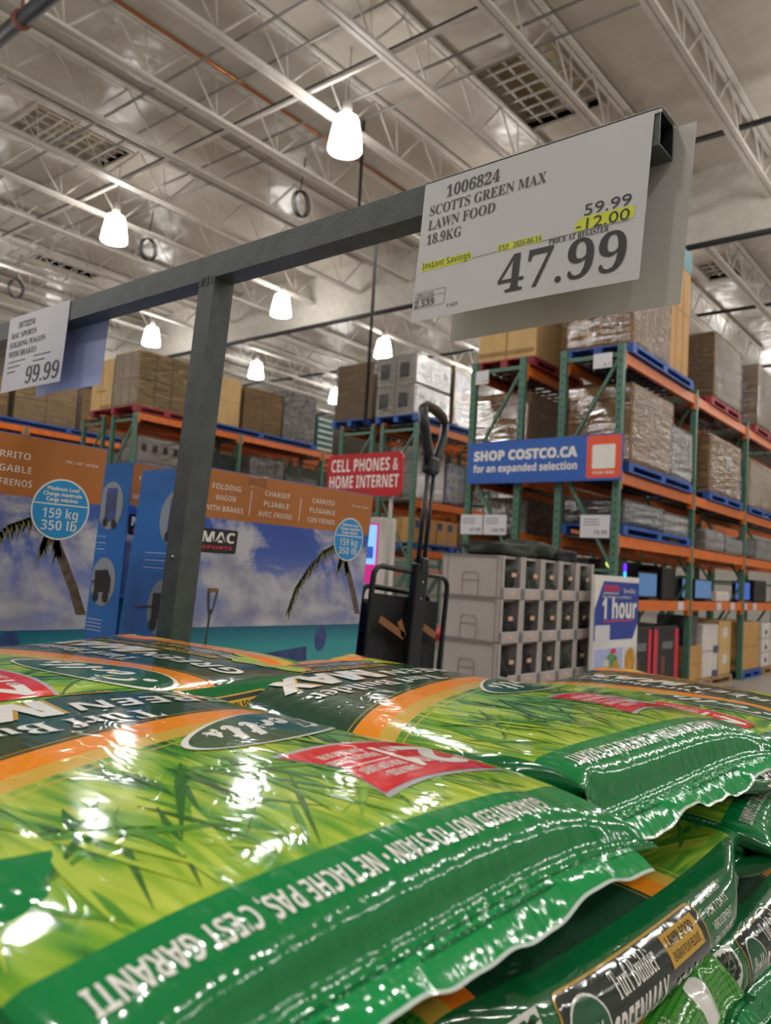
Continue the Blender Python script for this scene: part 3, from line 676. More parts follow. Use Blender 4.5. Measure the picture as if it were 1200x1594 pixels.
place = ['lowest', 'second', 'third', 'fourth', 'top']
cols = ['nearest', 'second', 'third', 'fourth', 'farthest']
def lump(name, sx, sy, sz, seed, m):
    """a slumped, folded piece of cloth"""
    rg = random.Random(seed); bm = bmesh.new(); bmesh.ops.create_icosphere(bm, subdivisions=3, radius=1)
    ph = [rg.uniform(0, 6.3) for _ in range(6)]
    for v in bm.verts:
        c = v.co; k = 1+.12*math.sin(c.x*5+ph[0])*math.cos(c.z*4+ph[1])+.1*math.sin(c.y*7+ph[2]+c.z*3)+.06*math.sin(c.z*13+ph[3]+c.y*4)
        p = [abs(a)**.6*(1 if a > 0 else -1) for a in c]
        v.co = Vector((p[0]*sx*k, p[1]*sy*k, max(-sz, p[2]*sz*k)))
    q = MB(); bm.verts.index_update(); q.add([v.co.copy() for v in bm.verts], [[x.index for x in f.verts] for f in bm.faces], m, True); bm.free()
    return q
for r in range(5):
    for c in range(5):
        if c == 0: o = ba if not ua else copy_tree(ba); ua = True
        else: o = bb if not ub else copy_tree(bb); ub = True
        o.location = (BX, BY+.308*c, -.035+.322*r+.035); o['group'] = 'grey storage bins'
        o['label'] = 'grey plastic storage bin, %s row, %s column from the wagon' % (place[r], cols[c])
        if r >= 2:
            m = 'olive' if (r == 4 or c in (2, 3)) else 'black_fabric'
            g = thing('folded_garment', 'dark %s folded garment stuffed in the %s row bin, %s column' % ('olive' if m == 'olive' else 'black', place[r], cols[c]), 'clothing', (BX-.17, BY+.308*c+.153,   .322*r+.148), group='garments in the grey bins')
            lump('cloth', .16, .105, .108, r*7+c, m).build('cloth', g)
            q = MB(); q.box(.165, .172, -.03+.02*((c+r) % 3), .03+.02*((c+r) % 3), .02, .05, 'label_peach'); q.build('label', g)
for i, (y, z, sx, sy, sz, lb) in enumerate([(5.35, 1.66, .2, .3, .06, 'dark olive jacket heaped on the bins, left'), (5.75, 1.68, .2, .22, .08, 'dark olive jacket heaped on the bins, middle'), (6.2, 1.66, .18, .25, .055, 'black jacket heaped on the bins at the right end')]):
    tag(lump('jacket', sx, sy, sz, 50+i, 'olive' if i < 2 else 'black_fabric').build('jacket', loc=(-3.25, y, z)), lb, 'clothing', 'jackets on the bins')

# ------------------------------------------------------------------ tall delivery sign
t = thing('poster_stand', 'tall blue and white poster stand right of the grey bins', 'sign', (-2.9, 6.8, .35))
w = .475
MB().box(-.02, .015, -w, w, 0, 1.17, 'ink_white').build('board', t)
MB().box(-.2, .2, -.3, .3, -.35, -.32, 'pipe_grey').tube([(0, 0, -.35), (0, 0, .05)], .02, 'pipe_grey').build('stand', t)
fn = lambda x, y, h=0: (.0165+h, x, 1.12-(1.12-y)*.73)
q = MB(); q.poly([(-.31, 1.12), (w, 1.12), (w, .62), (.36, .42), (-w, .42), (-w, .78)], 'hour_blue', fn); q.build('blue_panel', t)
q = MB(); q.poly([(-w+.02, .01), (.15, .01), (.15, .32), (-w+.02, .32)], 'hour_pale', fn); q.poly([(.19, .01), (w-.02, .01), (w-.02, .32), (.19, .32)], 'paper', fn)
q.poly(ellipse(.32, .14, .12, .17, 20), 'hour_gold', lambda x, y, h: fn(x, max(y, .01), .001))
q.poly([(-.3, .01), (-.22, .2), (-.12, .27), (.02, .22), (.08, .05), (.05, .01)], 'hour_green', lambda x, y, h: fn(x, y, .001)); q.poly(ellipse(-.06, .285, .06, .035, 16), 'hour_red', lambda x, y, h: fn(x, y, .002))
q.poly(ellipse(0, .1, .07, .07, 16), 'hour_gold', lambda x, y, h: fn(x, y, .002)); q.poly(ellipse(-.2, .14, .06, .06, 16), 'paper', lambda x, y, h: fn(x, y, .002)); q.build('picture', t)
q = MB(); q.poly(rrect(-w+.02, -.15, .35, .6, .02), 'paper', lambda x, y, h: fn(x, y, .001)); q.build('white_square', t)
q = MB(); f2 = lambda x, y: fn(x, y, .002)
write(q, '1 hour', .33, f2, 'ink_white', -.33, .68, width=.76, face='bold', offset=.006)
write(q, 'Get delivery in as little as', .06, f2, 'ink_white', -.33, .92, width=.62)
write(q, 'COSTCO', .1, f2, 'hour_red', -.31, 1.0, width=.33, face='bold', offset=.004); q.poly([(-.31, .985), (.02, .985), (.0, .975), (-.33, .975)], 'ink_white', lambda x, y, h: fn(x, y, .002))
write(q, 'SameDay', .08, f2, 'ink_white', .12, .99, width=.27)
q.poly([(-.3, .655), (.36, .655), (.36, .64), (-.3, .64)], 'hour_red', lambda x, y, h: fn(x, y, .002)); q.build('lettering', t)

# ------------------------------------------------------------------ shopping cart
t = thing('shopping_cart', 'shopping cart with red handle left of the grey bins', 'cart', (-3.13, 4.42, 0), (0, 0, 2.15))
MB().tube([(-.3, 0, 1.06), (.27, 0, 1.06)], .022, 'cart_red', 10).box(-.1, .1, -.03, .03, 1.0, 1.05, 'cart_red').build('handle', t)
q = MB()
for s in (-.28, .25):
    q.tube([(s, 0, 1.06), (s, .06, .95), (s, .12, .55), (s, .05, .12)], .012, 'chrome', 6); q.tube([(s, .1, .3), (s, .9, .25), (s, .95, .12)], .012, 'chrome', 6)
q.build('frame', t)
q = MB()
for i in range(9):
    x = -.28+.53*i/8; q.tube([(x, .1, .95), (x, .12, .55), (x, .9, .6), (x, .95, .95)], .004, 'chrome', 5)
for k in range(5):
    z = .58+.09*k; q.tube([(-.28, .11, z), (.25, .11, z), (.25, .92, z), (-.28, .92, z)], .004, 'chrome', 5, True)
q.build('basket', t); q = MB(); q.box(-.26, .22, .08, .11, .6, .8, 'cart_red'); q.build('child_seat', t)
for sx in (-.28, .25):
    for sy in (.05, .95): MB().tube([(sx-.015, sy, .06), (sx+.015, sy, .06)], .06, 'black', 14).build('wheel', t)

# ------------------------------------------------------------------ grey sign frame with price cards
YB, FS = .8736, 1.12        # front face of the square tube, its bottom and top
t = thing('sign_frame', 'charcoal square-tube sign frame with a leaning post behind the bags', 'frame', (-1.165, YB+.0224, 0))
def square_tube(q, a, b, s, wall, m, mi):
    """hollow square section between two points on the x axis"""
    o = s/2; i = o-wall; P = []
    for x in (a, b):
        for r in (o, i):
            P += [(x, -r, -r), (x, r, -r), (x, r, r), (x, -r, r)]
    F = []
    for k in range(4):
        j = (k+1) % 4
        F.append((k, j, 8+j, 8+k)); 
    q.add(P, F, m)
    q.add(P, [(4+k, 12+k, 12+(k+1) % 4, 4+(k+1) % 4) for k in range(4)], mi)
    q.add(P, [(k, 4+k, 4+(k+1) % 4, (k+1) % 4) for k in range(4)]+[(8+k, 8+(k+1) % 4, 12+(k+1) % 4, 12+k) for k in range(4)], m)
q = MB(); square_tube(q, -1.064, .8232, .0448, .0025, 'grey_paint', 'grey_in'); q.build('beam', t, (0, 0, 1.9887))
q = MB(); q.tube([(0, -.0215, 0), (0, -.0245, 0)], .004, 'chrome', 8); 
q.build('bolt', t, (-.057, 0, 1.45))
q = MB(); q.bar((-.02, 0, 1.9675), (-.161, 0, .0), .0448, .0448, 'grey_paint', (0, 1, 0)); q.build('post', t)
q = MB(); q.box(-.24, -.08, -.1, .1, 0, .012, 'grey_paint'); q.build('foot_plate', t)
q = MB()
rg = random.Random(3)
for k in range(10):
    a = rg.uniform(-.022, .022)
    q.bar((-.02+a, 0, 1.955), (-.02+a+rg.uniform(-.004, .004), 0, 1.955+rg.uniform(.005, .02)), .002, .047, 'grey_paint', (0, 1, 0))
q.build('weld', t)

def card(label, x0, ztop, w, h, drop, mat, back, dy=0.0):
    t = thing('price_card', label, 'price card', (x0*FS, YB+dy*FS, H+(ztop-H)*FS)); t.scale = (FS, FS, FS)
    n = 14; q = MB(); v = []; f = []
    def P(u, s):           # u 0..1 across, s 0..1 down, gentle paper curl
        return (w*u-drop*s, -.0012-.003*math.sin(math.pi*u)*s-.002*s*s, -h*s)
    for s in range(n+1):
        for u in range(n+1): v.append(P(u/n, s/n))
    for s in range(n):
        for u in range(n): a = s*(n+1)+u; f.append((a, a+n+1, a+n+2, a+1))
    q.add(v, f, mat, True); q.build('sheet', t)
    return t, (lambda x, y, e=.0006: (lambda p: (p[0], p[1]-e, p[2]))(P(x/w, -y/h))), P
W1, H1 = .3005, .1815
t, fn, _ = card('large white lawn food price card hanging from the end of the beam', -.611, 1.9495, W1, H1, .0095, 'paper', 'paper_back')
fb = lambda x, y: fn(x, y, .0003); k_ = lambda x, y: fn(x, y)
for (a, b, c, d) in ((.0085, .0845, -.1168, -.1062), (.122, .181, -.1155, -.1068)): MB().poly([(a, c), (b, c+.0), (b, d), (a, d)], 'hilite', lambda x, y, h: fb(x, y)).build('highlighter_mark', t)
MB().poly([(.2205, -.1135), (.288, -.1125), (.2885, -.099), (.23, -.0985), (.2215, -.104)], 'hilite', lambda x, y, h: fb(x, y)).build('highlighter_mark', t)
q = MB()
write(q, '1006824', .0215, k_, 'ink_soft', .036, -.0255, face='serif', width=.078)
for s, y, w in (('SCOTTS GREEN MAX', -.0445, .166), ('LAWN FOOD', -.0635, .1), ('18.9KG', -.0822, .0535)): write(q, s, .0185, k_, 'ink_soft', .0122, y, face='serif', width=w)
write(q, '59.99', .0186, k_, 'ink', .2305, -.0975, width=.0535)
write(q, '-12.00', .0182, k_, 'ink', .2225, -.1132, width=.061)
for a, b in ((.086, .122), (.181, .2855)): q.poly([(a, -.1155), (b, -.1148), (b, -.1142), (a, -.1149)], 'ink_grey', lambda x, y, h: k_(x, y))
write(q, 'EXP.  2026-06-14', .0095, k_, 'ink_grey', .1235, -.1145, face='serif', width=.0565)
write(q, 'PRICE AT REGISTER', .0098, k_, 'ink', .1905, -.1215, face='serif', width=.071)
write(q, 'Instant Savings', .0125, k_, 'ink', .0098, -.1145, face='bold', offset=-.0003, width=.0735)
v, f = text2d('47.99', .064, face='serif', width=.1555)
mn = v[:, 1].min(); sc = .0462/(v[:, 1].max()-mn)
q.add([k_(p[0]+.128, (p[1]-mn)*sc-.1685) for p in v], f, M['ink'])
for a, b, c, d in ((.0035, .051, -.1442, -.1437), (.0035, .051, -.1652, -.1647), (.0505, .051, -.1652, -.1437), (.0035, .004, -.1652, -.1437), (.025, .051, -.1515, -.1511)): q.poly([(a, c), (b, c), (b, d), (a, d)], 'ink_grey', lambda x, y, h: k_(x, y))
write(q, 'PRICE PER', .005, k_, 'ink_grey', .006, -.1492, face='serif')
write(q, 'KILOGRAM', .005, k_, 'ink_grey', .006, -.1535, face='serif')
write(q, '2.539', .0125, k_, 'ink', .0036, -.1632, face='serif', width=.031)
write(q, 'F 6/21', .0062, k_, 'ink_grey', .0555, -.1707, face='serif')
write(q, '.................', .0035, k_, 'ink_grey', .27, -.1715)
q.build('lettering', t)
q = MB(); q.add([fn(x, y, -.0002) for x, y in ((0, 0), (W1+.008, 0), (W1+.008, -.004), (0, -.004))], [(0, 1, 2, 3)], 'paper_back'); q.box(0, W1+.008, -.0005, .041, .0022, .0028, 'paper_back'); q.build('holder_edge', t)
tb, fn2, _ = card('grey back sheet hanging behind the lawn food price card', -.578, 1.9495, .297, .2, .011, 'paper_back', 'paper_back', .0435)
t, fn, _ = card('small white folding wagon price card at the far left end', -1.757, 1.9535, .258, .167, .0095, 'paper', 'paper_blue')
q = MB(); k2 = lambda x, y: fn(x, y)
write(q, '1872234', .0185, k2, 'ink', .045, -.0275, face='serif', width=.075)
for s, y, w in (('MAC SPORTS', -.049, .115), ('FOLDING WAGON', -.07, .158), ('WITH BRAKES', -.0905, .125)): write(q, s, .018, k2, 'ink', .017, y, face='serif', width=w)
for i in range(3):
    q.poly([(.02, -.103-.011*i), (.1-.02*i, -.103-.011*i), (.1-.02*i, -.1005-.011*i), (.02, -.1005-.011*i)], 'ink_grey', lambda x, y, h: k2(x, y))
    q.poly([(.135, -.101-.011*i), (.205-.02*i, -.101-.011*i), (.205-.02*i, -.0985-.011*i), (.135, -.0985-.011*i)], 'ink_grey', lambda x, y, h: k2(x, y))
v, f = text2d('99.99', .06, face='serif', width=.135)
q.add([k2(p[0]+.113, p[1]*.85-.157) for p in v], f, M['ink']); q.build('lettering', t)
card('bluish back sheet behind the small wagon price card', -1.685, 1.9495, .265, .168, .0095, 'paper_blue', 'paper_blue', .0435)

# ------------------------------------------------------------------ folding wagon cartons
def wagon_box(label, x, y0, w, d, ztop, h, lean, left=True):
    """carton with a printed front (+x) and blue narrow side (-y); origin at the top left front corner"""
    t = thing('wagon_carton', label, 'box', (x, y0, ztop), group='folding wagon cartons')
    def Q(xx, yy, zz): return (xx, yy+lean*zz, zz)
    def bx(q, x0, x1, ya, yb, z0, z1, m):
        v = [Q(*p) for p in ((x0,ya,z0),(x1,ya,z0),(x1,yb,z0),(x0,yb,z0),(x0,ya,z1),(x1,ya,z1),(x1,yb,z1),(x0,yb,z1))]
        q.add(v, [(0,3,2,1),(4,5,6,7),(0,1,5,4),(1,2,6,5),(2,3,7,6),(3,0,4,7)], m)
    q = MB(); bx(q, -d, 0, 0, w, -h, 0, 'box_blue'); q.build('body', t)
    fn = lambda yy, zz, e=.0008: Q(e, yy, zz)
    q = MB(); q.add([fn(0.002, -.118), fn(0.002, -h+.003), fn(w-.002, -h+.003), fn(w-.002, -.118)], [(0, 1, 2, 3)], 'beach')
    q.add([fn(0.002, -.002), fn(0.002, -.118), fn(w-.002, -.118), fn(w-.002, -.002)], [(0, 1, 2, 3)], 'box_orange'); q.build('front_print', t)
    q = MB(); f1 = lambda a, b: fn(a, b, .0014)
    for rows, cx in ((('FOLDING', 'WAGON', 'WITH BRAKES'), .066), (('CHARIOT', 'PLIABLE', 'AVEC FREINS'), .231), (('CARRITO', 'PLEGABLE', 'CON FRENOS'), .40)):
        for k, s in enumerate(rows): write(q, s, .0185, f1, 'ink_white', cx, -.048-.0262*k, align='CENTER', face='bold', width=(.0122*len(s) if k < 2 else .0105*len(s)), offset=-.0004)
    for xx in (.144, .315): q.poly([(xx-.001, -.04), (xx+.001, -.04), (xx+.001, -.102), (xx-.001, -.102)], 'ink_white', lambda a, b, hh: f1(a, b))
    write(q, 'ITM. / ART. 1872234', .0082, f1, 'ink_white', .585, -.043, align='RIGHT')
    q.build('lettering', t)
    q = MB(); f2 = lambda a, b, hh=0: fn(a, b, .002+hh)
    q.poly(ellipse(.517, -.136, .061, .061, 40), 'ink_white', f2); q.poly(ellipse(.517, -.136, .0575, .0575, 40), 'badge_blue', lambda a, b, hh: f2(a, b, .0005))
    f3 = lambda a, b: f2(a, b, .001)
    q.poly([(.461, -.1255), (.573, -.1255), (.573, -.128), (.461, -.128)], 'ink_white', lambda a, b, hh: f3(a, b))
    for k, s in enumerate(('Maximum Load', 'Charge maximale', 'Carga máxima')): write(q, s, .0108, f3, 'ink_white', .517, -.099-.0108*k, align='CENTER', width=.0052*len(s)+.004, offset=.0003)
    write(q, '159 kg', .027, f3, 'ink_white', .517, -.154, align='CENTER', width=.074, face='bold', offset=-.0004); write(q, '350 lb', .027, f3, 'ink_white', .517, -.178, align='CENTER', width=.074, face='bold', offset=-.0004)
    q.build('load_badge', t)
    q = MB(); q.poly(rrect(.004, .118, -.2, -.143, .006), 'black', lambda a, b, hh: fn(a, b, .0014)); f4 = lambda a, b: fn(a, b, .002)
    write(q, 'MAC', .034, f4, 'ink_white', .061, -.1745, align='CENTER', width=.098, face='bold', offset=.0004); write(q, 'SPORTS', .011, f4, 'hour_red', .061, -.191, align='CENTER', width=.09, face='bold'); q.build('logo_plate', t)
    q = MB(); f5 = lambda a, b, hh=0: fn(a, b, .0013)
    tr = [(.50, -.17), (.515, -.20), (.54, -.245), (.565, -.29), (.59, -.345)]
    for (a, b), (c, d2) in zip(tr, tr[1:]): q.poly([(a-.010, b), (a+.010, b), (c+.011, d2), (c-.011, d2)], 'palm_trunk', f5)
    for arc in ([(.51, -.15), (.47, -.152), (.42, -.175), (.37, -.225), (.335, -.275), (.315, -.34)], [(.50, -.155), (.495, -.185), (.488, -.215)], [(.505, -.16), (.515, -.185), (.525, -.22)]):
        for i in range(len(arc)-1):
            (a, b), (c, d2) = arc[i], arc[i+1]; q.poly([(a, b-.0015), (a, b+.0015), (c, d2+.0015), (c, d2-.0015)], 'palm_leaf', f5)
            for s in range(7):
                u = s/7; px, py = a+(c-a)*u, b+(d2-b)*u; L = .034 if i > 0 else .022
                q.poly([(px-.004, py), (px+.004, py), (px-.004+.006*math.sin(s*2.1+i), py-L-.012*math.sin(s*1.7)), ], 'palm_leaf', f5)
                q.poly([(px-.004, py), (px+.004, py), (px+.012+.004*math.sin(s*3), py-L*.75)], 'palm_leaf', f5)
    # printed wagon handle and wagon
    q.poly([(.052, -.283), (.079, -.283), (.083, -.288), (.077, -.325), (.071, -.345), (.06, -.345), (.055, -.325), (.049, -.288)], 'film_grey', f5)
    q.poly([(.058, -.293), (.074, -.293), (.069, -.332), (.062, -.332)], 'beach', lambda a, b, hh: fn(a, b, .0017)); q.poly([(.054, -.284), (.078, -.284), (.078, -.292), (.054, -.292)], 'tan_strap', lambda a, b, hh: fn(a, b, .0018))
    q.poly([(.062, -.345), (.069, -.345), (.067, -.46), (.06, -.46)], 'film_grey', f5)
    q.poly([(.05, -.46), (.40, -.43), (.42, -.56), (.06, -.6)], 'film_blue', f5); q.poly(ellipse(.12, -.62, .04, .04, 20), 'black', f5); q.poly(ellipse(.36, -.58, .04, .04, 20), 'black', f5)
    q.poly(ellipse(.45, -.41, .022, .035, 16), 'film_blue', f5)
    q.build('beach_print', t)
    # blue narrow side prints
    fs = lambda xx, zz, e=.0008: (xx, lean*zz-e, zz)
    q = MB()
    for zc, kind in ((-.12, 0), (-.335, 1)):
        q.poly(ellipse(-d*.36, zc, .062, .068, 30), 'box_circle', lambda a, b, hh: fs(a, b))
        if kind == 0:
            q.poly(rrect(-d*.36-.025, -d*.36+.03, zc-.045, zc+.05, .008), 'film_blue', lambda a, b, hh: fs(a, b, .0013)); q.poly(ellipse(-d*.36-.02, zc-.048, .013, .013, 14), 'black', lambda a, b, hh: fs(a, b, .0016)); q.poly(ellipse(-d*.36+.025, zc-.052, .013, .013, 14), 'black', lambda a, b, hh: fs(a, b, .0016))
            for k in range(4): q.poly([(-d*.36-.005, zc-.0+.008*k), (-d*.36+.02, zc+.008*k), (-d*.36+.02, zc+.004+.008*k), (-d*.36-.005, zc+.004+.008*k)], 'film_grey', lambda a, b, hh: fs(a, b, .0016))
        else:
            q.poly([(-d*.36-.045, zc+.03), (-d*.36+.02, zc+.035), (-d*.36+.04, zc+.01), (-d*.36+.04, zc-.03), (-d*.36-.04, zc-.03)], 'black', lambda a, b, hh: fs(a, b, .0013))
            for dx in (-.03, .02): q.poly(ellipse(-d*.36+dx, zc-.042, .016, .016, 16), 'black', lambda a, b, hh: fs(a, b, .0016))
            q.bar(fs(-d*.36-.04, zc+.0, .0016), fs(-d*.36-.115, zc-.006, .0016), .003, .006, 'film_grey', (0, 1, 0))
    for k in range(6): q.poly([(-d*.75, -.207-.009*k), (-d*.38, -.207-.009*k), (-d*.38+.01*(k % 2), -.2095-.009*k), (-d*.75, -.2095-.009*k)], 'badge_blue' if k % 2 else 'hour_pale', lambda a, b, hh: fs(a, b))
    for k in range(4): q.poly([(-d*.85, -.44-.01*k), (-d*.3, -.44-.01*k), (-d*.3, -.443-.01*k), (-d*.85, -.443-.01*k)], 'hour_pale', lambda a, b, hh: fs(a, b))
    q.build('side_print', t)
    # clear tape across the top seam, raised lid edge
    q = MB(); q.add([fn(.13, .0005), fn(.13, -.03), fn(.19, -.03), fn(.19, .0005)], [(0, 1, 2, 3)], 'wrap'); q.build('clear_tape', t)
    return t
wagon_box('folding wagon carton right of the sign post, with black logo plate in view', -1.5, 1.147, .604, .26, 1.666, .76, .075)
wagon_box('folding wagon carton cut off by the left edge of the photo', -1.5, .287, .604, .26, 1.667, .76, .045)
wagon_box('folding wagon carton set back between the other two, mostly hidden', -1.93, 1.225, .604, .25, 1.705, .76, .02)
for i, (x, y, lb) in enumerate([(-1.5, 1.13, 'lower folding wagon carton hidden under the right one'), (-1.5, .28, 'lower folding wagon carton hidden under the left one'), (-1.93, 1.22, 'lower folding wagon carton hidden under the set back one')]):
    o = copy_tree([c for c in COL.objects if c.name.startswith('wagon_carton')][0], (x, y, .9)); o['label'] = lb
pallet('wooden pallet under the folding wagon cartons', -2.25, -1.45, .2, 1.9, 0, 'pal_wood', 'pallets on the floor')

# ------------------------------------------------------------------ black folded wagon on display
t = thing('folded_wagon', 'black folded wagon with tall pull handle standing right of the beach carton', 'wagon', (-1.5, 1.92, .55), (math.radians(-4.5), 0, 0))
q = MB(); P = []
for y, z in rrect(-.215, .165, 0, .9, .035, 4): P.append((0, y, z))
q.tube(P, .0085, 'black_metal', 8, True); q.build('back_frame', t)
q = MB(); P = [(-.06, y, z) for y, z in rrect(-.19, .15, .03, .84, .03, 4)]; q.tube(P, .009, 'black_metal', 8, True); q.build('front_frame', t)
q = MB(); n = 10; v = []; f = []
for i in range(n+1):
    for j in range(n+1):
        u, w_ = i/n, j/n; v.append((-.02-.012*math.sin(u*9)*math.sin(w_*7)-.02*math.sin(math.pi*u)*math.sin(math.pi*w_), -.205+.36*u, .03+.79*w_))
for i in range(n):
    for j in range(n): a = i*(n+1)+j; f.append((a, a+n+1, a+n+2, a+1))
q.add(v, f, 'black_fabric', True)
q.box(-.3, -.03, -.2, .15, .02, .8, 'black_fabric', .03); q.build('fabric_body', t)
for a, b in (((.004, -.17, .745), (.004, -.045, .70)), ((.004, -.045, .70), (.004, -.075, .745)), ((.004, .05, .735), (.004, .12, .71))): MB().bar(a, b, .022, .003, 'tan_strap', (1, 0, 0)).build('strap', t)
q = MB(); q.box(-.008, .022, -.032, .028, .0, .93, 'black_metal', .006); q.box(-.01, .026, -.02, .018, .9, .95, 'black', .006); q.build('handle_sheath', t)
q = MB()
for y in (-.018, .014): q.tube([(.008, y, .9), (.008, y+.002, 1.235)], .0075, 'black_metal', 8)
q.build('telescoping_rods', t)
q = MB(); q.tube([(.008, -.012, 1.235), (.006, -.022, 1.285), (.003, -.05, 1.36), (.0, -.066, 1.42)], [.018, .017, .017, .016], 'black', 10)
q.tube([(.008, .008, 1.235), (.006, .03, 1.285), (.003, .055, 1.345), (.0, .062, 1.395)], [.017, .015, .014, .014], 'black', 10)
q.box(-.012, .026, -.03, .028, 1.215, 1.275, 'black', .012); q.build('handle_yoke', t)
q = MB(); q.tube([(0, -.07, 1.415), (0, -.045, 1.432), (0, 0, 1.43), (0, .04, 1.418), (0, .067, 1.395)], [.012, .016, .017, .016, .011], 'grip', 12); q.build('grip', t)
q = MB(); [q.tube([(.022, y, z), (.0235, y, z)], .005, 'chrome', 8) for y, z in ((-.002, .87), (-.002, .82))]; q.build('rivet', t)
for y in (-.2, .15):
    MB().tube([(-.1, y-.02, -.02), (-.1, y+.02, -.02)], .075, 'black', 18).build('wheel', t)
tag(MB().box(-2.0, -1.3, 1.94, 2.3, 0, .13, 'pal_wood').box(-1.95, -1.35, 1.78, 2.25, .13, .45, 'cb').build('display_riser'), 'cardboard riser on the floor under the black folded wagon', 'box')

# ------------------------------------------------------------------ fertilizer bags: an inflated film tube with sealed ends
def bag_sim(seed, W=.46, G=.115, L=.66, crimp=.012, dx=.012, vol=.0248, steps=420, top_flat=None, droop=1.0):
    """inflate a gusseted film tube with sealed ends; returns grid P[rows, around, 3] and the flat coordinates"""
    rng=np.random.default_rng(seed)
    nw=int(round(W/dx)); ng=int(round(G/dx)/2)*2
    na=2*nw+2*ng
    nl=int(round(L/dx))+1
    # flat coordinate around: s=0 at front panel reader-left
    sw=W/nw; sg=G/ng
    ar=np.zeros((na,3)); fx=np.zeros(na); h0=.012
    # flat start: gusset folded inward in z between the two sheets
    k=0; per=[]
    for i in range(nw): per.append((-W/2+i*sw, h0, 'f', -W/2+i*sw))
    for i in range(ng):
        t=i/ng; inn=(1-abs(2*t-1))*G/2; per.append((W/2-inn, h0*(1-2*t),'r', W/2+i*sg))
    for i in range(nw): per.append((W/2-i*sw,-h0,'b', W/2+G+i*sw))
    for i in range(ng):
        t=i/ng; inn=(1-abs(2*t-1))*G/2; per.append((-W/2+inn,-h0*(1-2*t),'l', -W/2-G+i*sg))
    x=np.array([p[0] for p in per]); z=np.array([p[1] for p in per]); flat=np.array([p[3] for p in per])
    rest=np.array([sw]*nw+[sg]*ng+[sw]*nw+[sg]*ng)
    y=np.linspace(0,-L,nl); dy=L/(nl-1)
    P=np.zeros((nl,na,3)); P[:,:,0]=x; P[:,:,1]=y[:,None]; P[:,:,2]=z
    nc=max(1,int(round(crimp/dy)))
    seal=np.zeros(nl,bool); seal[:nc+1]=True; seal[-nc-1:]=True
    prof=np.clip(np.minimum(np.arange(nl)-nc,nl-1-nc-np.arange(nl))/6.,0,1)
    P[:,:,2]*=(.08+.92*prof)[:,None]
    P+=rng.normal(0,.0012,P.shape)
    V=np.zeros_like(P); zc=.10
    P[:,:,2]+=.045
    p0=60.
    def con(A,B,r,w=1.0,comp=1.0):
        d=B-A; l=np.sqrt((d*d).sum(-1))+1e-9
        c=(l-r)/l
        if comp<1: c=np.where(l<r,c*comp,c)
        return d*(c*.5*w)[...,None]
    dt=.004
    rest_d=np.sqrt(rest**2+dy**2)
    for it in range(steps):
        # area normals (quads)
        Pr=np.roll(P,-1,1)
        e1=Pr[1:]-P[:-1]; e2=P[1:]-Pr[:-1]
        n=np.cross(e1,e2)*.5     # quad area vector
        cz=(P[:-1]+P[1:]+Pr[:-1]+Pr[1:])*.25
        vol_now=(cz*n).sum()/3
        if vol_now<0: n=-n; vol_now=-vol_now
        p0+= (vol-vol_now)/vol*14.; p0=np.clip(p0,-200,2500)
        pr=p0+900*9.8*(zc-cz[...,2])*.55
        F=n*pr[...,None]*.25
        acc=np.zeros_like(P)
        Fr=np.roll(F,1,1)
        acc[:-1]+=F+Fr; acc[1:]+=F+Fr
        m=.00045*(dx/.012)**2*6
        V+=dt*acc/m*.35; V[...,2]-=dt*2.0
        V*=.93
        sp=np.sqrt((V*V).sum(-1,keepdims=True)); V*=np.minimum(1,1.2/np.maximum(sp,1e-6))
        Q=P+V*dt
        for s_ in range(4):
            # length direction
            for a in (0,1):
                A=Q[a:-1:2]; B=Q[a+1::2]; B=B[:A.shape[0]]
                c=con(A,B,dy); Q[a:a+2*A.shape[0]:2]+=c; Q[a+1:a+1+2*A.shape[0]:2]-=c
            # around (na even)
            for a in (0,1):
                R=np.roll(Q,-a,1); A=R[:,0::2]; B=R[:,1::2]
                rr=np.roll(rest,-a)[0::2]
                c=con(A,B,rr[None,:]); R[:,0::2]+=c; R[:,1::2]-=c; Q=np.roll(R,a,1)
            # shear (jacobi)
            Qr=np.roll(Q,-1,1)
            D=np.zeros_like(Q)
            c=con(Q[:-1],Qr[1:],rest_d[None,:],.5,.6); D[:-1]+=c; D[1:]-=np.roll(c,1,1)
            c=con(Q[1:],Qr[:-1],rest_d[None,:],.5,.6); D[1:]+=c; D[:-1]-=np.roll(c,1,1)
            Q+=D*.8
            # light bending
            c=con(Q[:-2],Q[2:],2*dy,.06); Q[:-2]+=c; Q[2:]-=c
            Q2=np.roll(Q,-2,1); c=con(Q,Q2,(rest+np.roll(rest,-1))[None,:],.06); 
            Q+=c-np.roll(c,2,1)
            Q[...,2]=np.maximum(Q[...,2],0)
            if top_flat: Q[...,2]=np.minimum(Q[...,2],top_flat)
            # seals stay pressed: front half meets back half
            fr=Q[seal][:, :nw]; 
            bi=(np.arange(nw)); mir=(2*nw+ng-bi)%na
            S=Q[seal]; av=(S[:,bi]+S[:,mir])*.5
            S[:,bi]=av; S[:,mir]=av
            S[...,2]+=(.042-S[...,2])*.25      # seal stays at mid height
            # gusset inside the seal sits folded between
            for i in range(1,ng):
                t=i/ng; inn=(1-abs(2*t-1))*(G/2)/sw
                j=int(np.clip(nw-inn,0,nw-1)); S[:,nw+i]=S[:,j] if j<nw else S[:,nw+i]
                j2=int(np.clip(inn,0,nw-1)); S[:,2*nw+ng+i]=S[:,j2]
            Q[seal]=S
        V=(Q-P)/dt*.985; P=Q
        
    return P,flat,y,dict(nw=nw,ng=ng,na=na,nl=nl,nc=nc,W=W,G=G,L=L,vol=vol_now,p0=p0)

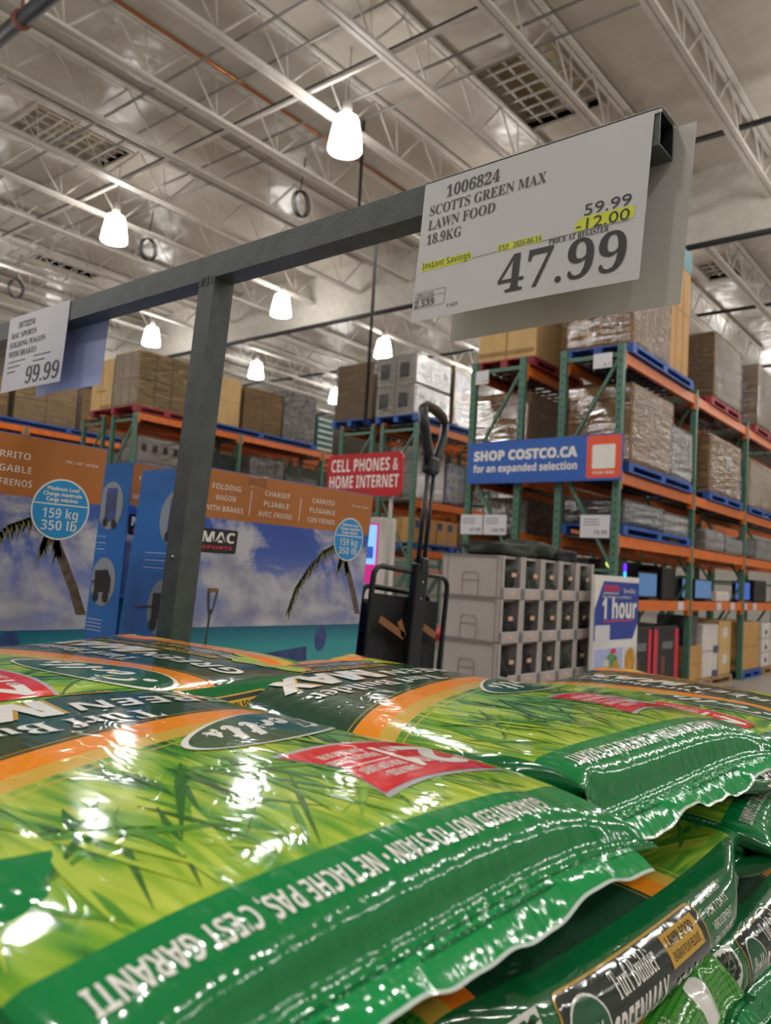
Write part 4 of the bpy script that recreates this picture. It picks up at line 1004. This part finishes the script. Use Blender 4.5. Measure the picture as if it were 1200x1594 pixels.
BW, BG, BL = .46, .115, .74
def film_mat(name, printed=True, col=None):
    m, nt, b = newmat(name); L = nt.links
    uv = N(nt, 'ShaderNodeUVMap'); uv.uv_map = 'flat'
    sp = N(nt, 'ShaderNodeSeparateXYZ'); L.new(uv.outputs[0], sp.inputs[0]); X, D = sp.outputs[0], sp.outputs[1]
    if printed:
        # out of focus grass blades
        mp0 = N(nt, 'ShaderNodeMapping'); mp0.inputs['Scale'].default_value = (9, 5, 1); L.new(uv.outputs[0], mp0.inputs[0])
        wob = N(nt, 'ShaderNodeTexNoise', i_Scale=1.0, i_Detail=1.0); L.new(mp0.outputs[0], wob.inputs['Vector'])
        wv = N(nt, 'ShaderNodeVectorMath'); wv.operation = 'MULTIPLY_ADD'; wv.inputs[1].default_value = (.07, .03, 0); L.new(wob.outputs['Color'], wv.inputs[0]); L.new(uv.outputs[0], wv.inputs[2])
        def blades(sc, rot, det, dis=.2):
            mp = N(nt, 'ShaderNodeMapping'); mp.inputs['Scale'].default_value = sc; mp.inputs['Rotation'].default_value = (0, 0, rot); L.new(wv.outputs[0], mp.inputs[0])
            nz = N(nt, 'ShaderNodeTexNoise', i_Scale=1.0, i_Detail=det, i_Distortion=dis); L.new(mp.outputs[0], nz.inputs['Vector']); return nz.outputs['Fac']
        b1 = blades((62, 9, 1), .5, 2.0); b2 = blades((95, 7, 1), -.25, 2.0); b3 = blades((14, 9, 1), .2, 1.0)
        v = math_(nt, 'ADD', math_(nt, 'MULTIPLY', b1, .45), math_(nt, 'ADD', math_(nt, 'MULTIPLY', b2, .25), math_(nt, 'MULTIPLY', b3, .42)))
        # lighter, yellower towards the top of the bag
        t = N(nt, 'ShaderNodeMapRange'); t.inputs[1].default_value = .12; t.inputs[2].default_value = .36; t.inputs[3].default_value = .075; t.inputs[4].default_value = -.05; L.new(D, t.inputs[0])
        v = math_(nt, 'ADD', v, t.outputs[0])
        gr = ramp(nt, [(.41, '#102616'), (.465, '#245726'), (.52, '#46882b'), (.58, '#6fa02c'), (.65, '#94b035'), (.76, '#b9c650')]); L.new(v, gr.inputs[0])
        ln = blades((120, 11, 1), .9, 1.0, .3); lr = ramp(nt, [(.61, (0, 0, 0, 1)), (.66, (1, 1, 1, 1))]); L.new(ln, lr.inputs[0])
        g2 = N(nt, 'ShaderNodeMixRGB'); g2.inputs[2].default_value = lin('#b9cf4a'); L.new(math_(nt, 'MULTIPLY', lr.outputs[0], .6), g2.inputs[0]); L.new(gr.outputs[0], g2.inputs[1])
        # curved colour bands measured along the bag
        q = math_(nt, 'SUBTRACT', D, math_(nt, 'MULTIPLY_ADD', X, math_(nt, 'MULTIPLY_ADD', X, -.35, -.25), .318))
        q = math_(nt, 'ADD', math_(nt, 'MULTIPLY', q, 4.0), .1)      # q metres -> ramp
        def at(mm): return .1+mm*4.0
        qr = ramp(nt, [(0, (0, 0, 0, 1)), (at(-.006), '#c9a544'), (at(-.004), (0, 0, 0, 1)), (at(.006), '#c9a544'), (at(.030), '#e8891c'), (at(.066), '#1b4330'), (at(.072), '#a8801f'), (at(.0745), '#1b4330')], 'CONSTANT'); L.new(q, qr.inputs[0])
        qm = ramp(nt, [(0, (0, 0, 0, 1)), (at(-.006), (1, 1, 1, 1)), (at(-.004), (0, 0, 0, 1)), (at(.006), (1, 1, 1, 1))], 'CONSTANT'); L.new(q, qm.inputs[0])
        c1 = N(nt, 'ShaderNodeMixRGB'); L.new(qm.outputs[0], c1.inputs[0]); L.new(g2.outputs[0], c1.inputs[1]); L.new(qr.outputs[0], c1.inputs[2])
        # mesh-dotted green foot of the bag
        ck = N(nt, 'ShaderNodeTexVoronoi', i_Scale=170.0, i_Randomness=.0); L.new(uv.outputs[0], ck.inputs['Vector'])
        dots = ramp(nt, [(.3, '#4f9a2c'), (.6, '#0d6a34')]); L.new(ck.outputs['Distance'], dots.inputs[0])
        # along the length: top band, middle, orange, gold, foot
        dr = ramp(nt, [(0, '#0c7a3e'), (.083, (0, 0, 0, 1)), (.612, '#e8791c'), (.638, '#c9a544'), (.664, (1, 1, 1, 1))], 'CONSTANT'); L.new(D, dr.inputs[0])
        dm = ramp(nt, [(0, (1, 1, 1, 1)), (.083, (0, 0, 0, 1)), (.612, (1, 1, 1, 1)), (.664, (0, 0, 0, 1))], 'CONSTANT'); L.new(D, dm.inputs[0])
        ft = math_(nt, 'GREATER_THAN', D, .664)
        c2 = N(nt, 'ShaderNodeMixRGB'); L.new(dm.outputs[0], c2.inputs[0]); L.new(c1.outputs[0], c2.inputs[1]); L.new(dr.outputs[0], c2.inputs[2])
        c3 = N(nt, 'ShaderNodeMixRGB'); L.new(ft, c3.inputs[0]); L.new(c2.outputs[0], c3.inputs[1]); L.new(dots.outputs[0], c3.inputs[2])
        side = math_(nt, 'GREATER_THAN', math_(nt, 'ABSOLUTE', X), .228)
        c4 = N(nt, 'ShaderNodeMixRGB'); c4.inputs[2].default_value = lin('#0c6434'); L.new(side, c4.inputs[0]); L.new(c3.outputs[0], c4.inputs[1])
        L.new(c4.outputs[0], b.inputs['Base Color'])
    else: b.inputs['Base Color'].default_value = lin(col)
    # fine film creases
    mpw = N(nt, 'ShaderNodeMapping'); mpw.inputs['Scale'].default_value = (26, 16, 1); L.new(uv.outputs[0], mpw.inputs[0])
    nz = N(nt, 'ShaderNodeTexNoise', i_Scale=1.0, i_Detail=2.0, i_Roughness=.5, i_Distortion=1.2); L.new(mpw.outputs[0], nz.inputs['Vector'])
    mpv = N(nt, 'ShaderNodeMapping'); mpv.inputs['Scale'].default_value = (52, 7, 1); L.new(uv.outputs[0], mpv.inputs[0])
    nv = N(nt, 'ShaderNodeTexNoise', i_Scale=1.0, i_Detail=2.0); L.new(mpv.outputs[0], nv.inputs['Vector'])
    rdg = math_(nt, 'POWER', math_(nt, 'SUBTRACT', 1.0, math_(nt, 'MULTIPLY', math_(nt, 'ABSOLUTE', math_(nt, 'SUBTRACT', nz.outputs['Fac'], .5)), 2.0)), 10.0)
    # creases that gather towards the sealed ends
    e1 = math_(nt, 'POWER', math_(nt, 'SUBTRACT', 1.0, math_(nt, 'MINIMUM', math_(nt, 'MULTIPLY', D, 9.0), 1.0)), 1.2)
    e2 = math_(nt, 'POWER', math_(nt, 'SUBTRACT', 1.0, math_(nt, 'MINIMUM', math_(nt, 'MULTIPLY', math_(nt, 'SUBTRACT', BL, D), 9.0), 1.0)), 1.2)
    ends = math_(nt, 'ADD', e1, e2)
    hh = math_(nt, 'ADD', math_(nt, 'MULTIPLY', rdg, .06), math_(nt, 'MULTIPLY', nv.outputs['Fac'], math_(nt, 'MULTIPLY_ADD', ends, 3.2, .12)))
    lo_ = N(nt, 'ShaderNodeTexNoise', i_Scale=1.0, i_Detail=1.0); mpl = N(nt, 'ShaderNodeMapping'); mpl.inputs['Scale'].default_value = (11, 8, 1); L.new(uv.outputs[0], mpl.inputs[0]); L.new(mpl.outputs[0], lo_.inputs['Vector'])
    hh = math_(nt, 'ADD', hh, math_(nt, 'MULTIPLY', lo_.outputs['Fac'], .5))
    bp = N(nt, 'ShaderNodeBump', i_Strength=.36, i_Distance=.006); L.new(hh, bp.inputs['Height']); L.new(bp.outputs[0], b.inputs['Normal'])
    b.inputs['Roughness'].default_value = .1; b.inputs['Specular IOR Level'].default_value = .62
    return m
M['film'] = film_mat('lawn_food_bag_film')
for k, c in (('f_white', '#e4e2dc'), ('f_red', '#d02a30'), ('f_silver', '#a9acb0'), ('f_green', '#12633a'), ('f_dark', '#1c2a26'), ('f_gold', '#c59b35'), ('f_ink', '#20221c'), ('f_seal', '#0a8a46'), ('f_logo', '#14573a'), ('f_tuft', '#a9b832'), ('f_edge', '#b9c8bd'), ('f_b1', '#34682a'), ('f_b2', '#4d8a2c'), ('f_b3', '#7aa632'), ('f_b4', '#a3bc42')):
    M[k] = film_mat('film_'+k[2:], False, c)

def clip_grid(v, f, g):
    """cut flat geometry along a grid so that it can follow a curved surface"""
    bm = bmesh.new(); vs = [bm.verts.new((p[0], p[1], 0)) for p in v]
    for q in f:
        try: bm.faces.new([vs[i] for i in q])
        except ValueError: pass
    big = [fc for fc in bm.faces if len(fc.verts) > 4]
    if big: bmesh.ops.triangulate(bm, faces=big)
    for ax in (0, 1):
        co = [x.co[ax] for x in bm.verts]; a, b = min(co), max(co)
        k = math.floor(a/g)+1
        while k*g < b:
            no = (1, 0, 0) if ax == 0 else (0, 1, 0); pc = (k*g, 0, 0) if ax == 0 else (0, k*g, 0)
            bmesh.ops.bisect_plane(bm, geom=bm.verts[:]+bm.edges[:]+bm.faces[:], plane_co=pc, plane_no=no, dist=1e-6); k += 1
    bm.verts.index_update()
    V = np.array([[x.co.x, x.co.y] for x in bm.verts]); F = [tuple(x.index for x in q.verts) for q in bm.faces]; bm.free()
    return V, F

PRINTS = []          # (material, layer, verts (x,d), faces)
def pr(v, f, m, layer, g=.011):
    V, F = clip_grid(v, f, g); PRINTS.append((m, layer, V, F))
def pr_poly(pts, m, layer): pr(np.array(pts), [tuple(range(len(pts)))], m, layer)
def pr_text(body, size, m, layer, x, d, fn=None, **kw):
    v, f = text2d(body, size, **kw)
    if len(v) == 0: return
    v = np.array([fn(a, b) if fn else (x+a, d-b) for a, b in v]); pr(v, f, m, layer)
# printed grass blades behind the lettering
rg = random.Random(12)
for i in range(110):
    x, d = rg.uniform(-.21, .21), rg.uniform(.10, .33); a = rg.choice((rg.gauss(.5, .25), rg.gauss(-.35, .3), rg.gauss(.1, .3))); cv = rg.uniform(-4.5, 4.5); L_ = rg.uniform(.07, .17); w0 = rg.uniform(.0022, .0055)
    path = []
    for k in range(13):
        if not (abs(x) < .222 and .088 < d < .318-.25*x-.35*x*x-.012): break
        path.append((x, d, a)); x += math.sin(a)*L_/12; d -= math.cos(a)*L_/12; a += cv*L_/12
    if len(path) < 5: continue
    n_ = len(path); lft = []; rgt = []
    for k, (px, pd, pa) in enumerate(path):
        w_ = w0*(1-(k/(n_-1))**1.6)*min(1, .05+k/4.0)+.0002; lft.append((px-math.cos(pa)*w_, pd-math.sin(pa)*w_)); rgt.append((px+math.cos(pa)*w_, pd+math.sin(pa)*w_))
    far = path[0][1] > .19
    pr_poly(lft+rgt[::-1], rg.choice(('f_b1', 'f_b1', 'f_b2', 'f_b2', 'f_b3', 'f_b4') if far else ('f_b2', 'f_b3', 'f_b3', 'f_b4', 'f_b4', 'f_b2')), .5+i*.013)
# front panel: x to the reader's right, d down from the top edge
pr_text('GUARANTEED NOT TO STAIN \u2022 NE TACHE PAS, C\u2019EST GARANTI', .0225, 'f_white', 2, -.16, .069, face='bold', width=.365)
def rib(u, v_): return (-.21+u*.155, .130+.012*math.sin(u*3.0)+v_*.092+.016*u*(v_-.5))
rp = [rib(u/10, 0) for u in range(11)]+[rib(.86, .52)]+[rib(1-u/10, 1) for u in range(11)]
rq = [rib(u/10, -.06) for u in range(11)]+[rib(1.03, -.06), rib(.87, .52), rib(1.03, 1.06)]+[rib(1-u/10, 1.06) for u in range(11)]
pr_poly(rq, 'f_silver', 2); pr_poly(rp, 'f_red', 3)
rt = lambda s, size, u, w_, wd, **kw: pr_text(s, size, 'f_white', 4, 0, 0, fn=lambda a, b: rib(u+a/.2, w_-b/.105), width=wd, **kw)
rt('2', .085, .04, .78, .05, face='bold', offset=.002); rt('1', .085, .36, .78, .018, face='bold', offset=.002); rt('in', .03, .27, .42, .018, face='bold'); rt('en', .026, .26, .78, .02, face='bold')
rt('LAWN FOOD +', .017, .49, .24, .058, face='bold'); rt('IRON SUPPLEMENT', .017, .49, .40, .072, face='bold')
rt('ENGRAIS POUR LA PELOUSE', .015, .49, .66, .08, face='bold'); rt('+ SUPPL\u00c9MENT DE FER', .015, .49, .82, .072, face='bold')
pr_poly([rib(.49, .47), rib(.86, .47), rib(.86, .49), rib(.49, .49)], 'f_white', 4)
def ell(s, n=40):
    o = []
    for i in range(n):
        a = 2*math.pi*i/n; x = math.cos(a); y = math.sin(a); w_ = 1.12-.3*x
        o.append((-.12+.105*s*x+.0, .325+(.044+.0*x)*s*w_*y-.028*x))
    return o
pr_poly(ell(1.0), 'f_white', 3); pr_poly(ell(.93), 'f_logo', 4)
pr_text('Scotts', .075, 'f_white', 5, 0, 0, fn=lambda a, b: (-.2+a, .363-b-.21*a), face='script', width=.15, offset=.002)
pr_text('Turf Builder', .05, 'f_white', 3, -.075, .44, width=.25, face='serif')
pr_text('GREEN', .05, 'f_white', 3, -.205, .50, width=.185, face='bold', shear=.15)
def big(s, x, d, w_, h):
    v, f = text2d(s, .1, face='bold', width=w_, offset=.003, shear=.12); mn, mx = v[:, 1].min(), v[:, 1].max()
    for dx, mat, la in ((-.006, 'f_gold', 2), (.0, 'f_white', 3)):
        pr(np.array([(x+a+dx, d-(b-mn)/(mx-mn)*h-dx*.5) for a, b in v]), f, mat, la)
big('MAX', -.01, .525, .2, .066)
pr_poly([(-.1, .54), (.195, .54), (.195, .56), (-.1, .56)], 'f_gold', 2); pr_text('LAWN FOOD \u2022 ENGRAIS POUR LA PELOUSE', .017, 'f_ink', 3, -.09, .556, width=.27, face='bold')
pr_text('DAYS', .028, 'f_gold', 2, -.0, .596, face='bold'); pr_text('JOURS', .024, 'f_gold', 2, .09, .596, face='bold'); pr_text('VISIBLE GREEN IN', .012, 'f_white', 2, -.11, .58, width=.1); pr_text('VERT VISIBLE EN', .012, 'f_white', 2, -.11, .592, width=.1)
rg = random.Random(5); tp = []
for i in range(26):
    a = math.pi*(1.0+i/25.0); r_ = (.062 if i % 2 else .036)+rg.uniform(-.008, .008); tp.append((-.15+r_*1.1*math.cos(a), .612+r_*math.sin(a)))
pr_poly([(-.225, .612)]+tp+[(-.07, .612)], 'f_tuft', 2)
for k in range(4): pr_text(('Lawn food 27-0-2', 'Feeds and greens your lawn', 'Nourrit et verdit la pelouse', '18.9 kg (41.7 lb)')[k], .011, 'f_white', 2, -.05, .682+.0115*k, width=.1)
# both gussets: dark label with lettering running along the bag
for sgn in (1, -1):
    def G(a, b, s=sgn): return (s*(BW/2+.055)-b if s > 0 else -(BW/2+.055)+b, .64-a) if s > 0 else (-(BW/2+.055)+b, .12+a)
    P_ = lambda pts, m, la: pr_poly([G(a, b) for a, b in pts], m, la)
    P_(rrect(.09, .37, -.036, .036, .012), 'f_gold', 2); P_(rrect(.0925, .3675, -.0335, .0335, .011), 'f_dark', 3)
    pr_text('Turf Builder', .03, 'f_white', 4, 0, 0, fn=lambda a, b: G(.175+a, .008+b), width=.08, face='serif')
    pr_text('GREENMAX', .04, 'f_white', 4, 0, 0, fn=lambda a, b: G(.155+a, -.028+b), width=.11, face='bold', shear=.2)
    P_([(.278, .0), (.355, .0), (.355, .027), (.278, .027)], 'f_gold', 4)
    pr_text('LAWN FOOD', .012, 'f_ink', 5, 0, 0, fn=lambda a, b: G(.285+a, .015+b), width=.06, face='bold'); pr_text('ENGRAIS POUR PELOUSE', .010, 'f_ink', 5, 0, 0, fn=lambda a, b: G(.285+a, .004+b), width=.062)
    pr_text('27-0-2', .022, 'f_white', 4, 0, 0, fn=lambda a, b: G(.285+a, -.026+b), width=.05, face='bold')
    P_(ellipse(.125, 0, .03, .027, 24), 'f_white', 4); P_(ellipse(.125, 0, .0275, .0245, 24), 'f_logo', 5); pr_text('Scotts', .02, 'f_white', 6, 0, 0, fn=lambda a, b: G(.103+a, -.006+b), width=.044, face='script')
    for k, s in enumerate(('STOP CREATURES', 'FOR 7 DAYS', 'VERDISSEMENT', 'EN 7 JOURS')): pr_text(s, .011, 'f_white', 2, 0, 0, fn=lambda a, b, k=k: G(.385+a, .026-.013*k+b), width=.055)
    for k in range(5): P_([(.385, -.03-.004*k), (.43, -.03-.004*k), (.43, -.0285-.004*k), (.385, -.0285-.004*k)], 'f_edge', 2)
    pr_text('Scotts', .016, 'f_white', 2, 0, 0, fn=lambda a, b: G(.485+a, .012+b), width=.035, face='script')
    P_([(.02, -.034), (.07, -.034), (.07, .034), (.02, .034)], 'f_white', 2)
    bx = .024
    rb = random.Random(2)
    while bx < .064:
        w_ = rb.choice((.0007, .0012, .002)); P_([(bx, -.022), (bx+w_, -.022), (bx+w_, .028), (bx, .028)], 'f_ink', 3); bx += w_+rb.choice((.0008, .0014))
    pr_text('0 32247 27000 5', .007, 'f_ink', 3, 0, 0, fn=lambda a, b: G(.026+a, -.031+b), width=.038)
# blank white sticker near the foot of the front panel
pr_poly([(.135+a, .70+b) for a, b in rrect(-.022, .022, -.022, .022, .008)], 'f_white', 2)

class Film:
    """smooth surface through the simulated grid; S(x, d, h) -> 3D"""
    def __init__(s, seed, **kw):
        s.P, s.flat, s.y, s.i = bag_sim(seed, W=BW, G=BG, L=BL, dx=.0115, **kw)
        s.na, s.nl = s.i['na'], s.i['nl']; s.nw, s.ng = s.i['nw'], s.i['ng']
        c = s.P.reshape(-1, 3); 
        s.P[..., 0] -= (c[:, 0].min()+c[:, 0].max())/2
        s.P = s.P.copy()
        s.dy = BL/(s.nl-1)
        s.top = s.P[..., 2].max()
    def st(s, x, d):
        sw, sg = BW/s.nw, BG/s.ng
        a = np.where(np.abs(x) <= BW/2, (x+BW/2)/sw, np.where(x > 0, s.nw+(x-BW/2)/sg, (x+BW/2)/sg))
        return a % s.na, np.clip(d/s.dy, 0, s.nl-1.0001)
    def ev(s, a, r):
        i = np.floor(a).astype(int); u = a-i; j = np.floor(r).astype(int); v = r-j
        def w(t): return [(-t+2*t*t-t**3)/2, (2-5*t*t+3*t**3)/2, (t+4*t*t-3*t**3)/2, (-t*t+t**3)/2]
        wu, wv = w(u), w(v); o = 0
        for q in range(4):
            jj = np.clip(j+q-1, 0, s.nl-1)
            for p in range(4): o = o+s.P[jj, (i+p-1) % s.na]*(wu[p]*wv[q])[:, None]
        return o
    def S(s, V, h):
        a, r = s.st(V[:, 0], V[:, 1]); p = s.ev(a, r); e = .25
        du = s.ev(a+e, r)-s.ev((a-e) % s.na, r); dv = s.ev(a, np.minimum(r+e, s.nl-1.0001))-s.ev(a, np.maximum(r-e, 0))
        n = np.cross(dv, du); n /= np.linalg.norm(n, axis=1)[:, None]+1e-12
        return p+n*h
def film_mesh(F, k=2):
    """body grid of the bag (front, gussets, back) with the printed graphics laid on it"""
    na, nl = F.na*k, (F.nl-1)*k+1
    A, R = np.meshgrid(np.arange(na)/k, np.minimum(np.arange(nl)/k, F.nl-1.0001)); p = F.ev(A.ravel(), R.ravel())
    sw, sg = BW/F.nw, BG/F.ng
    def flat(a):
        if a <= F.nw: return -BW/2+a*sw
        if a <= F.nw+F.ng: return BW/2+(a-F.nw)*sg
        if a <= 2*F.nw+F.ng: return BW/2+BG+(a-F.nw-F.ng)*sw
        return -BW/2-BG+(a-2*F.nw-F.ng)*sg
    verts = p.tolist(); faces = []; uvs = []; mi = []; mats = [M['film']]; nc = F.i['nc']*k
    for r in range(nl-1):
        for c in range(na):
            c2 = (c+1) % na; faces.append((r*na+c, r*na+c2, (r+1)*na+c2, (r+1)*na+c)); f0 = flat(c/k); f1 = f0+(sg if (c//k >= F.nw and c//k < F.nw+F.ng) or c//k >= 2*F.nw+F.ng else sw)/k
            uvs += [(f0, r/k*F.dy), (f1, r/k*F.dy), (f1, (r+1)/k*F.dy), (f0, (r+1)/k*F.dy)]; mi.append(0)
    ids = {}
    for m, la, V, Fc in PRINTS:
        if m not in ids: ids[m] = len(mats); mats.append(M[m])
        q = F.S(V, .00035*la); b = len(verts); verts += q.tolist()
        for f in Fc:
            faces.append(tuple(b+i for i in f)); mi.append(ids[m]); uvs += [tuple(V[i]) for i in f]
    me = bpy.data.meshes.new('fertilizer_bag'); me.from_pydata(verts, [], faces)
    for m in mats: me.materials.append(m)
    me.polygons.foreach_set('material_index', mi); me.polygons.foreach_set('use_smooth', [True]*len(faces))
    ul = me.uv_layers.new(name='flat'); ul.data.foreach_set('uv', [x for t in uvs for x in t]); me.update()
    return me
def seal_mesh(F, top):
    """the crimped end strip: a wavy flap with a pale cut edge, continuing the sealed rows outwards"""
    n = F.nw*2; xs_ = np.linspace(-BW/2+.022, BW/2-.022, n+1); d0 = .006 if top else BL-.006
    base = F.S(np.stack([xs_, np.full(n+1, d0)], 1), 0); inner = F.S(np.stack([xs_, np.full(n+1, d0+(.022 if top else -.022))], 1), 0)
    di = base-inner; di[:, 2] *= .3; di /= np.linalg.norm(di, axis=1)[:, None]
    L_ = .02; rows = 5; v = []; f = []; mi = []; rgx = np.random.default_rng(4 if top else 9); ph = rgx.uniform(0, 6.3, 4)
    for r in range(rows+1):
        t = r/rows
        for i in range(n+1):
            x = xs_[i]; wob = .0045*math.sin(x*27+ph[0])+.0025*math.sin(x*61+ph[1])+.0008*math.sin(x*150+ph[2])
            q = base[i]+di[i]*L_*t; v.append((q[0], q[1], q[2]+wob*t-.006*t*t+.002))
    for r in range(rows):
        for i in range(n):
            a = r*(n+1)+i; f.append((a, a+1, a+n+2, a+n+1)); mi.append(0)
    b = len(v)
    for i in range(n+1):
        q = v[rows*(n+1)+i]; v.append((q[0]+di[i][0]*.0022, q[1]+di[i][1]*.0022, q[2]-.0012))
    for i in range(n): f.append((rows*(n+1)+i, rows*(n+1)+i+1, b+i+1, b+i)); mi.append(1)
    me = bpy.data.meshes.new('seal'); me.from_pydata(v, [], f); me.materials.append(M['f_seal']); me.materials.append(M['f_edge'])
    me.polygons.foreach_set('material_index', mi); me.polygons.foreach_set('use_smooth', [True]*len(f)); ul = me.uv_layers.new(name='flat')
    ul.data.foreach_set('uv', [c for p in me.polygons for vi in p.vertices for c in (v[vi][0], v[vi][1])]); me.update()
    return me
KIT = []
for seed in (11, 24, 37):
    F = Film(seed); KIT.append((film_mesh(F), seal_mesh(F, True), seal_mesh(F, False), F.top))
def bag(label, k, loc, rz, rx=0.0, ry=0.0, sc=(1, 1, 1), group='lawn food bags', seals=True):
    o = bpy.data.objects.new('fertilizer_bag', KIT[k][0]); COL.objects.link(o); o.location = loc; o.scale = sc
    o.rotation_mode = 'XYZ'; o.rotation_euler = (rx, ry, math.radians(rz)); tag(o, label, 'bag', group)
    if seals:
        for nm, me in (('top_seal', KIT[k][1]), ('bottom_seal', KIT[k][2])):
            c = bpy.data.objects.new(nm, me); COL.objects.link(c); c.parent = o
    return o
bag('large green lawn food bag in front, filling the lower left', 0, (-.252, .387, 1.208), -90, -.016, .022)
bag('green lawn food bag right of the front one, its orange arc and dark panel showing', 1, (-.258, .88, 1.198), -90, 0, .012, (1, 1, 1.24))
bag('green lawn food bag at the back left below the sign post, logo upside down', 2, (-.995, .16, 1.23), 180)
bag('lawn food bag behind the second one at the right, red ribbon beside a white oval', 0, (-.53, 1.07, 1.181), 180, .0)
bag('lawn food bag cut off at the left edge beside the front bag', 2, (-.285, -.015, 1.222), -90)
bag('dark lawn food bag under the front one, lettering on its side panel', 1, (-.518, 1.10, 1.086), 0)
bag('lawn food bag under the right one with green guarantee band at the right edge', 2, (-.225, 1.25, 1.094), -90)
bag('lawn food bag in the third layer with barcode on its side, lower right corner', 0, (-.525, 1.55, .98), 0)
bag('lawn food bag in the third layer, its dotted green foot facing out at the bottom', 2, (-.95, .68, .98), 90)
bag('lawn food bag under the front one at the left, mostly hidden', 0, (-.235, .08, 1.09), -90)
bag('lawn food bag in the fourth layer at the lower right corner', 1, (-.24, 1.1, .875), -90)
LOW = 'lower lawn food bags in the pallet stack'
for j in range(10):
    z = .14+.1065*j
    rows = [(-.24, -.09), (-.24, .385), (-.24, .86), (-.24, 1.335)] if j < 7 else ([(-.24, .2), (-.24, -.28)] if j == 7 else [(-.24, -.3)] if j == 8 else [(-.24, -.4)])
    for i, (x, y) in enumerate(rows): bag('green lawn food bag in the hidden lower layers of the pallet stack', (i+j) % 3, (x+.01*((i*3+j) % 3-1), y, z), -90, group=LOW, seals=False)
    for i, y in enumerate((.2, .87)): bag('green lawn food bag in the hidden lower layers of the pallet stack', (i+j+1) % 3, (-1.0, y, z), 180, group=LOW, seals=False)
pallet('wooden pallet under the stack of lawn food bags', -1.22, -.2, -.3, 1.6, 0, 'pal_wood', 'pallets on the floor')
